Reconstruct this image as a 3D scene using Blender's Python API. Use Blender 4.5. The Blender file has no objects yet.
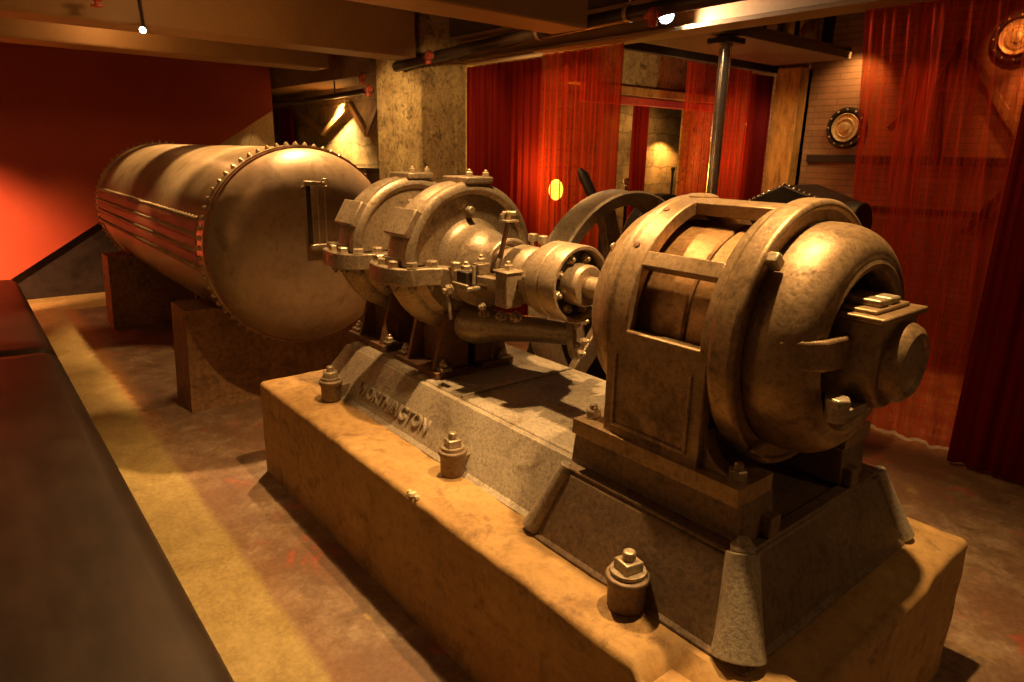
import bpy, bmesh, math, random
from mathutils import Vector, Matrix, noise
random.seed(7)
PI = math.pi
SC = bpy.context.scene
COL = SC.collection
YC, ZC = 0.63, 1.205          # shaft axis of pump and motor

# ------------------------------------------------------------------ helpers
def tag(o, label=None, cat=None, group=None, kind=None):
    if label: o['label'] = label
    if cat: o['category'] = cat
    if group: o['group'] = group
    if kind: o['kind'] = kind
    return o

def empty(name, loc, label, cat, group=None):
    o = bpy.data.objects.new(name, None); COL.objects.link(o)
    o.location = loc; o.empty_display_size = 0.1
    return tag(o, label, cat, group)

class MB:
    def __init__(s): s.v = []; s.f = []
    def add(s, vs, fs, M=None):
        n = len(s.v)
        s.v += [tuple(M @ Vector(v)) if M else tuple(v) for v in vs]
        s.f += [tuple(i + n for i in f) for f in fs]
        return s
    def hexa(s, p, M=None):
        # p: 4 bottom (ccw from above) + 4 top
        return s.add(p, [(3,2,1,0),(4,5,6,7),(0,1,5,4),(1,2,6,5),(2,3,7,6),(3,0,4,7)], M)
    def box(s, x0, x1, y0, y1, z0, z1, M=None):
        return s.hexa([(x0,y0,z0),(x1,y0,z0),(x1,y1,z0),(x0,y1,z0),(x0,y0,z1),(x1,y0,z1),(x1,y1,z1),(x0,y1,z1)], M)
    def frustum(s, b, t, z0, z1, M=None):
        # b,t = (x0,x1,y0,y1)
        return s.hexa([(b[0],b[2],z0),(b[1],b[2],z0),(b[1],b[3],z0),(b[0],b[3],z0),(t[0],t[2],z1),(t[1],t[2],z1),(t[1],t[3],z1),(t[0],t[3],z1)], M)
    def prism(s, poly, z0, z1, M=None):
        n = len(poly)
        vs = [(x,y,z0) for x,y in poly] + [(x,y,z1) for x,y in poly]
        fs = [tuple(range(n-1,-1,-1)), tuple(range(n,2*n))] + [(i,(i+1)%n,n+(i+1)%n,n+i) for i in range(n)]
        return s.add(vs, fs, M)
    def lathe(s, prof, n=48, M=None, close=False, a0=0.0, a1=2*PI):
        # prof: (radius, height) about local Z
        full = abs((a1-a0) - 2*PI) < 1e-6
        m = n if full else n+1
        vs = []
        for r, h in prof:
            for i in range(m):
                a = a0 + (a1-a0)*i/n
                vs.append((r*math.cos(a), r*math.sin(a), h))
        fs = []; k = len(prof)
        rng = k if close else k-1
        for j in range(rng):
            j2 = (j+1) % k
            for i in range(m if full else m-1):
                i2 = (i+1) % m
                fs.append((j*m+i, j*m+i2, j2*m+i2, j2*m+i))
        if not full and close:
            fs.append(tuple(j*m for j in range(k))); fs.append(tuple(j*m+m-1 for j in range(k-1,-1,-1)))
        if not close and full:
            if prof[0][0] > 1e-6: fs.append(tuple(range(m-1,-1,-1)))
            if prof[-1][0] > 1e-6: fs.append(tuple((k-1)*m+i for i in range(m)))
        return s.add(vs, fs, M)
    def cyl(s, a, b, r, r2=None, n=20):
        a, b = Vector(a), Vector(b); d = b-a
        M = Matrix.Translation(a) @ d.to_track_quat('Z','Y').to_matrix().to_4x4()
        return s.lathe([(r,0),(r if r2 is None else r2, d.length)], n, M)
    def tube(s, pts, r, n=14, rs=None):
        pts = [Vector(p) for p in pts]; k = len(pts); vs = []
        up = Vector((0.13,0.21,1)).normalized()
        for i, p in enumerate(pts):
            t = (pts[min(i+1,k-1)] - pts[max(i-1,0)]).normalized()
            if i == 0: u = t.orthogonal().normalized()
            else: u = (u - t*u.dot(t)).normalized()
            w = t.cross(u); rr = rs[i] if rs else r
            for j in range(n):
                a = 2*PI*j/n
                vs.append(p + u*rr*math.cos(a) + w*rr*math.sin(a))
        fs = [(i*n+j, i*n+(j+1)%n, (i+1)*n+(j+1)%n, (i+1)*n+j) for i in range(k-1) for j in range(n)]
        fs += [tuple(range(n-1,-1,-1)), tuple((k-1)*n+j for j in range(n))]
        return s.add(vs, fs)
    def dome(s, c, d, r, h=None, n=10, m=4):
        # small rivet dome at c pointing along d
        h = h or r
        M = Matrix.Translation(Vector(c)) @ Vector(d).to_track_quat('Z','Y').to_matrix().to_4x4()
        prof = [(r*math.cos(PI/2*i/m), h*math.sin(PI/2*i/m)) for i in range(m)] + [(1e-5, h)]
        return s.lathe(prof, n, M)
    def build(s, name, mat, parent=None, bevel=0.0, seg=2, smooth=35, loc=None):
        me = bpy.data.meshes.new(name); me.from_pydata(s.v, [], s.f)
        bm = bmesh.new(); bm.from_mesh(me)
        bmesh.ops.remove_doubles(bm, verts=bm.verts, dist=1e-5)
        bmesh.ops.recalc_face_normals(bm, faces=bm.faces)
        bm.to_mesh(me); bm.free()
        for p in me.polygons: p.use_smooth = True
        me.set_sharp_from_angle(angle=math.radians(smooth))
        if mat: me.materials.append(mat)
        o = bpy.data.objects.new(name, me); COL.objects.link(o)
        if parent is not None:
            o.parent = parent
            o.matrix_parent_inverse = Matrix.Translation(-world_loc(parent))
        if bevel:
            b = o.modifiers.new('edge', 'BEVEL'); b.width = bevel; b.segments = seg; b.limit_method = 'ANGLE'; b.angle_limit = math.radians(35); b.harden_normals = False
        return o

def world_loc(o):
    l = Vector((0,0,0))
    while o is not None:
        l = l + (o.matrix_parent_inverse @ o.location if o.parent else o.location)
        o = o.parent
    return l

def copy_tree(o, parent=None):
    c = o.copy(); COL.objects.link(c)
    if parent: c.parent = parent
    for ch in o.children: copy_tree(ch, c)
    return c

# matrix putting a lathe's local Z along world +X at (x, y, z); local angle 0 = world up
def AX(x, y=YC, z=ZC):
    return Matrix.Translation((x,y,z)) @ Matrix(((0,0,1,0),(0,-1,0,0),(1,0,0,0),(0,0,0,1)))
def ring_pt(x, th, r, y=YC, z=ZC):      # th degrees from up towards -y (the viewer's side)
    t = math.radians(th); return Vector((x, y - r*math.sin(t), z + r*math.cos(t)))

# ------------------------------------------------------------------ materials
def nt(name):
    m = bpy.data.materials.new(name); m.use_nodes = True
    t = m.node_tree; b = t.nodes['Principled BSDF']; return m, t, b
def N(t, typ, **kw):
    n = t.nodes.new(typ)
    for k, v in kw.items():
        if k in n.inputs: n.inputs[k].default_value = v
        else: setattr(n, k, v)
    return n
def coords(t, scale=(1,1,1), kind='Object'):
    tc = N(t, 'ShaderNodeTexCoord'); mp = N(t, 'ShaderNodeMapping'); mp.inputs['Scale'].default_value = scale
    t.links.new(tc.outputs[kind], mp.inputs['Vector']); return mp.outputs['Vector']
def ramp(t, fac, stops):
    r = N(t, 'ShaderNodeValToRGB'); e = r.color_ramp.elements
    while len(e) > len(stops): e.remove(e[-1])
    while len(e) < len(stops): e.new(1)
    for k, (p, c) in enumerate(stops): e[k].position = p; e[k].color = (*c, 1)
    t.links.new(fac, r.inputs['Fac']); return r.outputs['Color']
def mix(t, fac, a, b, mode='MIX'):
    m = N(t, 'ShaderNodeMix', data_type='RGBA', blend_type=mode)
    for s, v in ((m.inputs[0], fac), (m.inputs[6], a), (m.inputs[7], b)):
        if hasattr(v, 'links') or hasattr(v, 'is_linked'): t.links.new(v, s)
        else: s.default_value = v if isinstance(v, (int,float)) else (*v, 1)
    return m.outputs[2]
def noisef(t, vec, scale, detail=6, rough=.6, dist=0):
    n = N(t, 'ShaderNodeTexNoise'); n.inputs['Scale'].default_value = scale; n.inputs['Detail'].default_value = detail
    n.inputs['Roughness'].default_value = rough; n.inputs['Distortion'].default_value = dist
    t.links.new(vec, n.inputs['Vector']); return n.outputs['Fac']
def bump(t, b, h, strength=.3, dist=.01):
    n = N(t, 'ShaderNodeBump'); n.inputs['Strength'].default_value = strength; n.inputs['Distance'].default_value = dist
    t.links.new(h, n.inputs['Height']); t.links.new(n.outputs['Normal'], b.inputs['Normal'])

def patchy(name, c1, c2, c3=None, scale=3, fine=40, rough=(.45,.7), metal=0, bstr=.3, bdist=.004, stretch=(1,1,1), spec=.5, coat=0, gr=1.0):
    m, t, b = nt(name); v = coords(t, stretch)
    n1 = noisef(t, v, scale, 8, .65); n2 = noisef(t, v, fine, 6, .7)
    c = ramp(t, n1, [(.35,c1),(.65,c2)])
    if c3:
        n3 = noisef(t, v, scale*2.3, 10, .75, .5)
        k = ramp(t, n3, [(.52,(0,0,0)),(.66,(1,1,1))])
        c = mix(t, k, c, c3)
    g = ramp(t, n2, [(.32,(1-.42*gr,1-.44*gr,1-.46*gr)),(.5,(1,1,1)),(.68,(1+.25*gr,1+.25*gr,1+.22*gr))])
    c = mix(t, 1.0, c, g, 'MULTIPLY')
    t.links.new(c, b.inputs['Base Color'])
    rr = N(t, 'ShaderNodeMapRange'); t.links.new(n1, rr.inputs[0]); rr.inputs[1].default_value=.3; rr.inputs[2].default_value=.7
    rr.inputs[3].default_value = rough[0]; rr.inputs[4].default_value = rough[1]
    t.links.new(rr.outputs[0], b.inputs['Roughness'])
    b.inputs['Metallic'].default_value = metal; b.inputs['Specular IOR Level'].default_value = spec
    b.inputs['Coat Weight'].default_value = coat
    bump(t, b, n2, bstr, bdist)
    return m

M = {}
M['cast'] = patchy('dusty_cast_iron', (.26,.19,.115),(.36,.27,.17),(.17,.11,.06), 3.5, 70, (.34,.52), .55, .35, .003)
M['motor'] = patchy('bronzed_cast_iron', (.26,.165,.08),(.37,.245,.125),(.14,.085,.04), 3.5, 60, (.33,.50), .5, .4, .003)
M['bed'] = patchy('grey_dusty_iron', (.27,.215,.145),(.37,.30,.20),(.17,.12,.07), 3, 90, (.5,.75), .25, .6, .004)
M['ped'] = patchy('dark_oily_iron', (.13,.08,.042),(.20,.13,.068),(.08,.048,.025), 3, 60, (.45,.7), .3, .5, .003)
M['rust'] = patchy('rusty_iron', (.12,.055,.025),(.18,.085,.038),(.08,.048,.025), 4, 60, (.5,.75), .3, .4, .003)
M['steel'] = patchy('worn_steel', (.30,.21,.12),(.38,.28,.17),None, 4, 90, (.38,.5), .5, .12, .001)
M['bolt'] = patchy('bolt_steel', (.34,.26,.16),(.46,.36,.24),None, 8, 90, (.35,.5), .6, .2, .002)
M['dark'] = patchy('black_iron', (.02,.014,.01),(.04,.026,.017),None, 4, 50, (.4,.6), .4, .3, .002)
M['copper'] = patchy('armature_copper', (.30,.15,.055),(.44,.25,.10),(.22,.10,.04), 2.5, 50, (.3,.5), .6, .25, .002, (1,2,1))
M['gap'] = patchy('black_gap', (.006,.004,.003),(.012,.008,.005))
M['tank'] = patchy('tank_steel', (.28,.19,.10),(.38,.28,.16),(.20,.12,.06), 2.2, 30, (.26,.42), .5, .12, .002, gr=.4)
M['tankhead'] = patchy('tank_head_steel', (.25,.16,.09),(.36,.24,.13),(.18,.11,.06), 2.6, 22, (.36,.52), .4, .12, .002, gr=.35)
M['plate'] = patchy('seam_plate_steel', (.20,.10,.05),(.28,.16,.085),(.15,.07,.035), 4, 40, (.5,.68), .2, .2, .002)
M['seam'] = patchy('red_brown_seam', (.20,.08,.035),(.27,.12,.055),None, 4, 40, (.5,.65), .2, .2, .002)
M['plinth'] = patchy('ochre_concrete', (.30,.165,.052),(.42,.255,.09),(.19,.10,.035), 3.2, 26, (.55,.85), 0, .6, .006, (1,1,1), .3, gr=.55)
M['saddle'] = patchy('brown_concrete', (.20,.10,.04),(.30,.16,.065),(.14,.07,.03), 3, 30, (.6,.9), 0, .5, .006, spec=.3)
M['stone'] = patchy('mottled_stone', (.28,.18,.07),(.50,.36,.15),(.09,.06,.03), 4.2, 26, (.7,.9), 0, .8, .012, spec=.2)
M['plaster'] = patchy('brown_plaster', (.24,.13,.05),(.34,.19,.075),(.20,.105,.045), 1.5, 30, (.6,.8), 0, .3, .003, spec=.3)
M['red'] = patchy('red_paint', (.30,.048,.020),(.34,.056,.024),None, 1.2, 40, (.55,.7), 0, .1, .002, spec=.25, gr=.15)
M['soffit'] = patchy('dark_soffit', (.15,.085,.035),(.20,.115,.05),None, 1.5, 20, (.7,.9), 0, .3, .004)
M['ceiling'] = patchy('dark_brown_ceiling', (.05,.03,.015),(.08,.045,.02),None, 1.5, 20, (.8,.95), 0, .3, .004)
M['beam'] = patchy('painted_beam', (.26,.14,.05),(.33,.185,.07),None, 1.5, 40, (.5,.7), .0, .3, .003, gr=.2)
M['pipe'] = patchy('black_pipe', (.035,.022,.014),(.06,.038,.022),None, 3, 40, (.3,.45), .3, .2, .002)
M['redpaint'] = patchy('red_enamel', (.40,.04,.02),(.50,.07,.03),None, 5, 40, (.4,.5))
M['chrome'] = patchy('polished_steel', (.55,.45,.32),(.62,.52,.38),None, 5, 60, (.14,.22), .9, .05, .001)
M['wood'] = patchy('yellow_timber', (.36,.17,.035),(.50,.27,.06),(.20,.09,.02), 4, 25, (.6,.8), 0, .5, .006, (1,1,.3), .3)
M['board'] = patchy('brown_board', (.13,.065,.03),(.19,.10,.045),None, 2, 30, (.5,.7))
M['brass'] = patchy('aged_brass', (.60,.42,.18),(.75,.55,.26),(.30,.19,.07), 14, 60, (.3,.45), .35, .5, .004)
M['cup'] = patchy('brown_iron', (.15,.095,.05),(.24,.16,.09),None, 5, 60, (.5,.7), .3, .4, .002)
M['chip'] = patchy('fresh_concrete_chip', (.5,.38,.2),(.6,.47,.27),None, 20, 60, (.8,.9))

def leather():
    m, t, b = nt('black_leather'); v = coords(t, (1,1,1))
    n = noisef(t, coords(t, (1.2,3,3)), 3, 6, .6); v2 = noisef(t, v, 160, 3, .6)
    c = ramp(t, n, [(.3,(.020,.013,.009)),(.7,(.045,.028,.018))])
    t.links.new(c, b.inputs['Base Color']); b.inputs['Roughness'].default_value = .42; b.inputs['Specular IOR Level'].default_value = .45
    bump(t, b, v2, .15, .002); return m
M['leather'] = leather()

def brick():
    m, t, b = nt('brick_wall'); tc = N(t, 'ShaderNodeTexCoord')
    sep = N(t, 'ShaderNodeSeparateXYZ'); t.links.new(tc.outputs['Object'], sep.inputs[0])
    cb = N(t, 'ShaderNodeCombineXYZ'); t.links.new(sep.outputs[0], cb.inputs[0]); t.links.new(sep.outputs[2], cb.inputs[1])
    br = N(t, 'ShaderNodeTexBrick'); t.links.new(cb.outputs[0], br.inputs['Vector'])
    br.inputs['Color1'].default_value=(.32,.14,.055,1); br.inputs['Color2'].default_value=(.38,.18,.07,1); br.inputs['Mortar'].default_value=(.22,.10,.042,1)
    br.inputs['Scale'].default_value=1; br.inputs['Brick Width'].default_value=.42; br.inputs['Row Height'].default_value=.058; br.inputs['Mortar Size'].default_value=.005
    n = noisef(t, tc.outputs['Object'], 3, 8, .7); g = ramp(t, n, [(.3,(.6,.6,.6)),(.7,(1.2,1.2,1.2))])
    t.links.new(mix(t, 1.0, br.outputs['Color'], g, 'MULTIPLY'), b.inputs['Base Color']); b.inputs['Roughness'].default_value=.7
    bump(t, b, br.outputs['Fac'], -.5, .01); return m
M['brick'] = brick()

def block():
    m, t, b = nt('rough_block_stone'); tc = N(t, 'ShaderNodeTexCoord')
    sep = N(t, 'ShaderNodeSeparateXYZ'); t.links.new(tc.outputs['Object'], sep.inputs[0])
    ad = N(t, 'ShaderNodeMath', operation='ADD'); t.links.new(sep.outputs[0], ad.inputs[0]); t.links.new(sep.outputs[1], ad.inputs[1])
    nd = noisef(t, tc.outputs['Object'], 2.2, 5, .6)
    dz = N(t,'ShaderNodeMath',operation='MULTIPLY_ADD'); t.links.new(nd, dz.inputs[0]); dz.inputs[1].default_value=.22; t.links.new(sep.outputs[2], dz.inputs[2])
    dx = N(t,'ShaderNodeMath',operation='MULTIPLY_ADD'); t.links.new(nd, dx.inputs[0]); dx.inputs[1].default_value=.5; t.links.new(ad.outputs[0], dx.inputs[2])
    cb = N(t, 'ShaderNodeCombineXYZ'); t.links.new(dx.outputs[0], cb.inputs[0]); t.links.new(dz.outputs[0], cb.inputs[1])
    br = N(t, 'ShaderNodeTexBrick'); t.links.new(cb.outputs[0], br.inputs['Vector'])
    br.inputs['Color1'].default_value=(.36,.26,.13,1); br.inputs['Color2'].default_value=(.26,.18,.09,1); br.inputs['Mortar'].default_value=(.19,.13,.065,1)
    br.inputs['Scale'].default_value=1; br.inputs['Brick Width'].default_value=.75; br.inputs['Row Height'].default_value=.26; br.inputs['Mortar Size'].default_value=.016; br.inputs['Mortar Smooth'].default_value=.6
    n = noisef(t, tc.outputs['Object'], 3, 10, .75); g = ramp(t, n, [(.35,(.4,.38,.35)),(.6,(1.2,1.2,1.2))])
    t.links.new(mix(t, 1.0, br.outputs['Color'], g, 'MULTIPLY'), b.inputs['Base Color']); b.inputs['Roughness'].default_value=.85
    bump(t, b, n, .8, .02); return m
M['block'] = block()

def floor_mat():
    m, t, b = nt('worn_painted_concrete'); v = coords(t)
    sep = N(t, 'ShaderNodeSeparateXYZ'); t.links.new(v, sep.inputs[0])
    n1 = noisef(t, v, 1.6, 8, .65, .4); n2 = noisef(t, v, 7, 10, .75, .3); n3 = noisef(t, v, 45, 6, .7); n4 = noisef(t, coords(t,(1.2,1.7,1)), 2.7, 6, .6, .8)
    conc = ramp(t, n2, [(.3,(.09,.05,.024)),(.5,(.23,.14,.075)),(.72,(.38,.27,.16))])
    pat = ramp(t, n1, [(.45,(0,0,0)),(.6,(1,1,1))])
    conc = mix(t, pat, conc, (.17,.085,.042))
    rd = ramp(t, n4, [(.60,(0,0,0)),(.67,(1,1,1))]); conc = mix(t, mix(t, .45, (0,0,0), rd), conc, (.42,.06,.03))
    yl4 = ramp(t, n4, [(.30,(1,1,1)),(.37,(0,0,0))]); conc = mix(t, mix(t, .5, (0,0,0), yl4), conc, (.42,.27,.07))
    def edge(sock, at, w, wob, src):
        a = N(t,'ShaderNodeMath',operation='MULTIPLY_ADD'); t.links.new(src, a.inputs[0]); a.inputs[1].default_value=wob; t.links.new(sock, a.inputs[2])
        r = N(t,'ShaderNodeMapRange'); t.links.new(a.outputs[0], r.inputs[0]); r.inputs[1].default_value=at+wob*.5-w; r.inputs[2].default_value=at+wob*.5+w
        r.inputs[3].default_value=1; r.inputs[4].default_value=0; return r.outputs[0]
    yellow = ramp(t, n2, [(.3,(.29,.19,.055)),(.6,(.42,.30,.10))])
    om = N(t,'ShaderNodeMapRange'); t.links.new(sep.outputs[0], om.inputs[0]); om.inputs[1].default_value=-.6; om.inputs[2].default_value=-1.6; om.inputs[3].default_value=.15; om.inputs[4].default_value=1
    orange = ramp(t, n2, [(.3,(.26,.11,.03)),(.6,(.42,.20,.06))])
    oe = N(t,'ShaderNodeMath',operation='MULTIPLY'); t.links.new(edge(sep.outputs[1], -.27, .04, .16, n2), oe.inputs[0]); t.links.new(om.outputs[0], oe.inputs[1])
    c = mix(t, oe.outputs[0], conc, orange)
    wy = N(t,'ShaderNodeMapRange'); t.links.new(n2, wy.inputs[0]); wy.inputs[1].default_value=.62; wy.inputs[2].default_value=.72; wy.inputs[3].default_value=.92; wy.inputs[4].default_value=.45
    ye = N(t,'ShaderNodeMath',operation='MULTIPLY'); t.links.new(edge(sep.outputs[1], -.36, .02, .10, n2), ye.inputs[0]); t.links.new(wy.outputs[0], ye.inputs[1])
    c = mix(t, ye.outputs[0], c, yellow)
    c = mix(t, edge(sep.outputs[0], -4.75, .02, .10, n2), c, yellow)
    g = ramp(t, n3, [(.3,(.72,.72,.72)),(.7,(1.15,1.15,1.15))])
    t.links.new(mix(t, 1.0, c, g, 'MULTIPLY'), b.inputs['Base Color'])
    r = N(t,'ShaderNodeMapRange'); t.links.new(n2, r.inputs[0]); r.inputs[3].default_value=.32; r.inputs[4].default_value=.75
    t.links.new(r.outputs[0], b.inputs['Roughness'])
    bump(t, b, n2, .4, .01); return m
M['floor'] = floor_mat()

def curtain_mat(name, col, opac, strip=60):
    m, t, b = nt(name); t.nodes.remove(b); out = t.nodes['Material Output']
    v = coords(t, (strip,strip,.35)); n = noisef(t, v, 1, 5, .65); n2 = noisef(t, coords(t,(6,6,.2)), 1, 4, .6)
    dif = N(t,'ShaderNodeBsdfDiffuse'); tr = N(t,'ShaderNodeBsdfTranslucent'); tp = N(t,'ShaderNodeBsdfTransparent'); gl = N(t,'ShaderNodeBsdfSheen') if False else N(t,'ShaderNodeBsdfGlossy', Roughness=.45)
    c = ramp(t, n, [(.35,tuple(x*.55 for x in col)),(.65,col)])
    for s in (dif,tr,gl): t.links.new(c, s.inputs['Color'])
    a = N(t,'ShaderNodeMixShader', Fac=.45); t.links.new(dif.outputs[0],a.inputs[1]); t.links.new(tr.outputs[0],a.inputs[2])
    a2 = N(t,'ShaderNodeMixShader', Fac=.08); t.links.new(a.outputs[0],a2.inputs[1]); t.links.new(gl.outputs[0],a2.inputs[2])
    tp.inputs['Color'].default_value=(1,.45,.25,1) if opac[1] < 1 else (1,1,1,1)
    ad = N(t,'ShaderNodeMath',operation='ADD'); t.links.new(n,ad.inputs[0]); t.links.new(n2,ad.inputs[1])
    r = N(t,'ShaderNodeMapRange'); t.links.new(ad.outputs[0], r.inputs[0]); r.inputs[1].default_value=.75; r.inputs[2].default_value=1.25
    r.inputs[3].default_value=opac[0]; r.inputs[4].default_value=opac[1]
    f = N(t,'ShaderNodeMixShader'); t.links.new(r.outputs[0], f.inputs[0]); t.links.new(tp.outputs[0], f.inputs[1]); t.links.new(a2.outputs[0], f.inputs[2])
    t.links.new(f.outputs[0], out.inputs['Surface']); return m
M['sheer'] = curtain_mat('sheer_red_string', (.62,.05,.022), (.22,.84))
M['drape'] = curtain_mat('red_drape', (.24,.016,.010), (1,1), 25)

def emis(name, col, s):
    m, t, b = nt(name); b.inputs['Base Color'].default_value=(*col,1); b.inputs['Emission Color'].default_value=(*col,1); b.inputs['Emission Strength'].default_value=s; return m
M['bulb_white'] = emis('bulb_white', (.75,1,.75), 25)
M['bulb_yellow'] = emis('bulb_yellow', (1,.72,.08), 12)
M['bulb_cool'] = emis('bulb_cool', (.8,.95,1), 25)

# ------------------------------------------------------------------ camera (calibrated from vanishing points)
def make_camera():
    yaw, pitch, roll = map(math.radians, (-50.3818, 15.8736, 1.1414))
    fwd = Vector((math.sin(yaw)*math.cos(pitch), math.cos(yaw)*math.cos(pitch), -math.sin(pitch)))
    right = Vector((math.cos(yaw), -math.sin(yaw), 0)); up = right.cross(fwd)
    r2 = right*math.cos(roll) + up*math.sin(roll); u2 = -right*math.sin(roll) + up*math.cos(roll)
    cam = bpy.data.cameras.new('camera'); o = bpy.data.objects.new('camera', cam); COL.objects.link(o)
    R = Matrix((r2, u2, -fwd)).transposed().to_4x4()
    o.matrix_world = Matrix.Translation((3.3264, -1.0679, 1.6641)) @ R
    cam.sensor_width = 36; cam.lens = 36*669.754/1024; cam.clip_start = .02
    SC.camera = o
make_camera()

# ------------------------------------------------------------------ setting
def struct(name, mb, mat, **k):
    return tag(mb.build(name, mat, **k), kind='structure')
def grid_xy(x0,x1,y0,y1,nx,ny,zf):
    m = MB(); vs=[]; fs=[]
    for j in range(ny+1):
        for i in range(nx+1):
            x=x0+(x1-x0)*i/nx; y=y0+(y1-y0)*j/ny; vs.append((x,y,zf(x,y)))
    for j in range(ny):
        for i in range(nx): a=j*(nx+1)+i; fs.append((a,a+1,a+nx+2,a+nx+1))
    return m.add(vs,fs)
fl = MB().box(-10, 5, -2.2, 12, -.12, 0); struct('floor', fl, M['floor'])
# left wall: stone below coloured black for the shadow under the stair, red stair side above a rising diagonal
struct('wall_left', MB().box(-5.75,-5.52, -2.2, 2.25, 0, 2.85), M['dark'])
struct('wall_niche', MB().box(-5.52,-5.50, 1.35, 2.24, 1.2, 2.2), M['chip'])
red = MB()
yz = [(-2.2,-.0),(-2.2,2.85),(2.22,2.85),(2.22,2.09),(-.70,.26),(-1.1,.01)]
red.add([(-5.52,y,z) for y,z in yz]+[(-5.44,y,z) for y,z in yz], [(0,1,2,3,4,5),(11,10,9,8,7,6)]+[(i,(i+1)%6,6+(i+1)%6,6+i) for i in range(6)])
struct('wall_stair', red, M['red'])
struct('wall_far', MB().box(-9.3,-9.0, 2.25, 3.5, 0, 2.85), M['stone'])
struct('wall_alcove', MB().box(-9.3,-5.75, 2.1, 2.25, 0, 2.85), M['stone'])
struct('wall_back', MB().box(-9.3,-3.6, 3.2, 3.42, 0, 2.85), M['block'])
struct('ceiling', MB().box(-9.3, 5, -2.2, 12, 2.95, 3.05), M['ceiling'])
struct('trim_1', MB().box(-8.8,-3.62, 2.62, 3.2, 2.42, 2.95), M['soffit'], bevel=.01)
struct('wall_lintel', MB().box(-1.4,-1.2, 3.35, 7.2, 2.26, 2.95), M['stone'])
struct('wall_inner', MB().box(-1.4,-1.2, 5.15, 7.2, 0, 2.26), M['stone'])
struct('wall_right', MB().box(-1.2, 5, 5.7, 5.9, 0, 2.95), M['brick'])
struct('wall_beyond', MB().box(-4.15,-3.95, 3.42, 12, 0, 2.95), M['block'])
struct('trim_2', MB().box(-1.2,-1.12, 3.4, 5.7, 2.18, 2.26), M['wood'], bevel=.008)
struct('trim_3', MB().box(-1.2,-1.14, 3.4, 5.7, 2.10, 2.17), M['redpaint'], bevel=.008)
struct('trim_4', MB().box(-.20, 5, 5.64, 5.7, 1.61, 1.68), M['dark'], bevel=.005)
# concrete column beside the curtains
col = MB().box(-3.64,-2.73, 2.7, 3.15, 0, 2.95).box(-3.3,-2.70,3.1,3.38,0,2.95)
o = tag(col.build('concrete_column', M['stone'], bevel=.02), 'square mottled stone column between the lamp-lit stone alcove and the dark red drape', 'column')
# ceiling beams
for x0, x1, y1, lab in ((-.70,-.33,2.6,'brown ceiling beam nearest the camera, ending above the black pipe'),
                    (-3.0,-2.62,2.6,'brown ceiling beam running to the top of the stone column'),
                    (-4.55,-4.16,2.42,'brown ceiling beam farthest back, crossing in front of the red wall')):
    tag(MB().box(x0,x1,-2.2,y1,2.5,2.95).build('ceiling_beam', M['beam'], bevel=.02, seg=3), lab, 'beam', 'brown beams under the ceiling')
# steel I-beam carrying curtains
ib = MB().box(-2.9,4.4,3.08,3.32,2.50,2.53).box(-2.9,4.4,3.185,3.215,2.53,2.72).box(-2.9,4.4,3.08,3.32,2.72,2.75)
t_ = empty('steel_girder', (-2.9,3.2,2.5), 'long brown steel girder above the red curtains, lit by the bright spotlight', 'girder')
ib.build('girder_beam', M['beam'], t_, bevel=.004)
MB().box(-.69,-.63,3.33,5.68,2.475,2.55).build('side_rail', M['dark'], t_, bevel=.005)
tag(MB().box(-2.9,4.4,3.05,3.35,2.75,2.95).build('trim_5', M['ceiling']), kind='structure')

# ------------------------------------------------------------------ concrete plinth
def make_plinth():
    L, W, H = 2.812, 1.279, .5
    bm = bmesh.new(); bmesh.ops.create_cube(bm, size=1)
    for v in bm.verts: v.co = Vector(((v.co.x+.5)*L, (v.co.y+.5)*W, (v.co.z+.5)*H))
    bmesh.ops.bevel(bm, geom=[e for e in bm.edges if max(v.co.z for v in e.verts) > .1], offset=.022, segments=4, profile=.5, affect='EDGES')
    for ax, cuts, Lx in ((0,72,L),(1,34,W),(2,12,H)):
        for k in range(1,cuts):
            n = Vector((0,0,0)); n[ax]=1; c = Vector((0,0,0)); c[ax]=Lx*k/cuts
            bmesh.ops.bisect_plane(bm, geom=bm.verts[:]+bm.edges[:]+bm.faces[:], plane_co=c, plane_no=n)
    bm.normal_update()
    for v in bm.verts:
        p = v.co; 
        if p.z < .001: continue
        nz = noise.noise(p*7)*.006 + noise.noise(p*19)*.003
        q = p + v.normal*nz
        # sagging worn edge and crumbled corner at the motor end
        if p.z > .4:
            d = math.hypot(p.x-2.70, (p.y-.20)*.8)
            if p.x > 2.52 and p.y < .15 and noise.noise(Vector((p.x*5,p.y*5,1)))+ (p.x-2.5)*1.2 + (.3-p.y)*1.2 > .30: q.z -= .045*min(1,(p.z-.4)/.09)
            if p.x > 2.735 and .3 < p.y < .95: q.z -= .03*min(1,(p.x-2.735)/.03)*min(1,(p.z-.4)/.09)
            if p.y < .03: q.y += .01*max(0, noise.noise(Vector((p.x*6,0,3))))
        v.co = q
    me = bpy.data.meshes.new('concrete_plinth'); bm.to_mesh(me); bm.free()
    for p in me.polygons: p.use_smooth = True
    me.set_sharp_from_angle(angle=math.radians(50)); me.materials.append(M['plinth'])
    o = bpy.data.objects.new('concrete_plinth', me); COL.objects.link(o)
    tag(o, 'long ochre concrete plinth carrying the pump and motor, chipped along its top edge', 'plinth')
    m = MB()
    for dx, s in ((0,.018),(.03,.012),(-.02,.01)):
        m.lathe([(1e-4,0),(s,.003),(s*.8,.012),(1e-4,.016)], 6, Matrix.Translation((1.49+dx,.015,.496)) @ Matrix.Rotation(dx*40,4,'Z'))
    c = m.build('concrete_chip', M['chip'], o); c['label']='pale broken chip in the plinth edge'
make_plinth()

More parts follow.
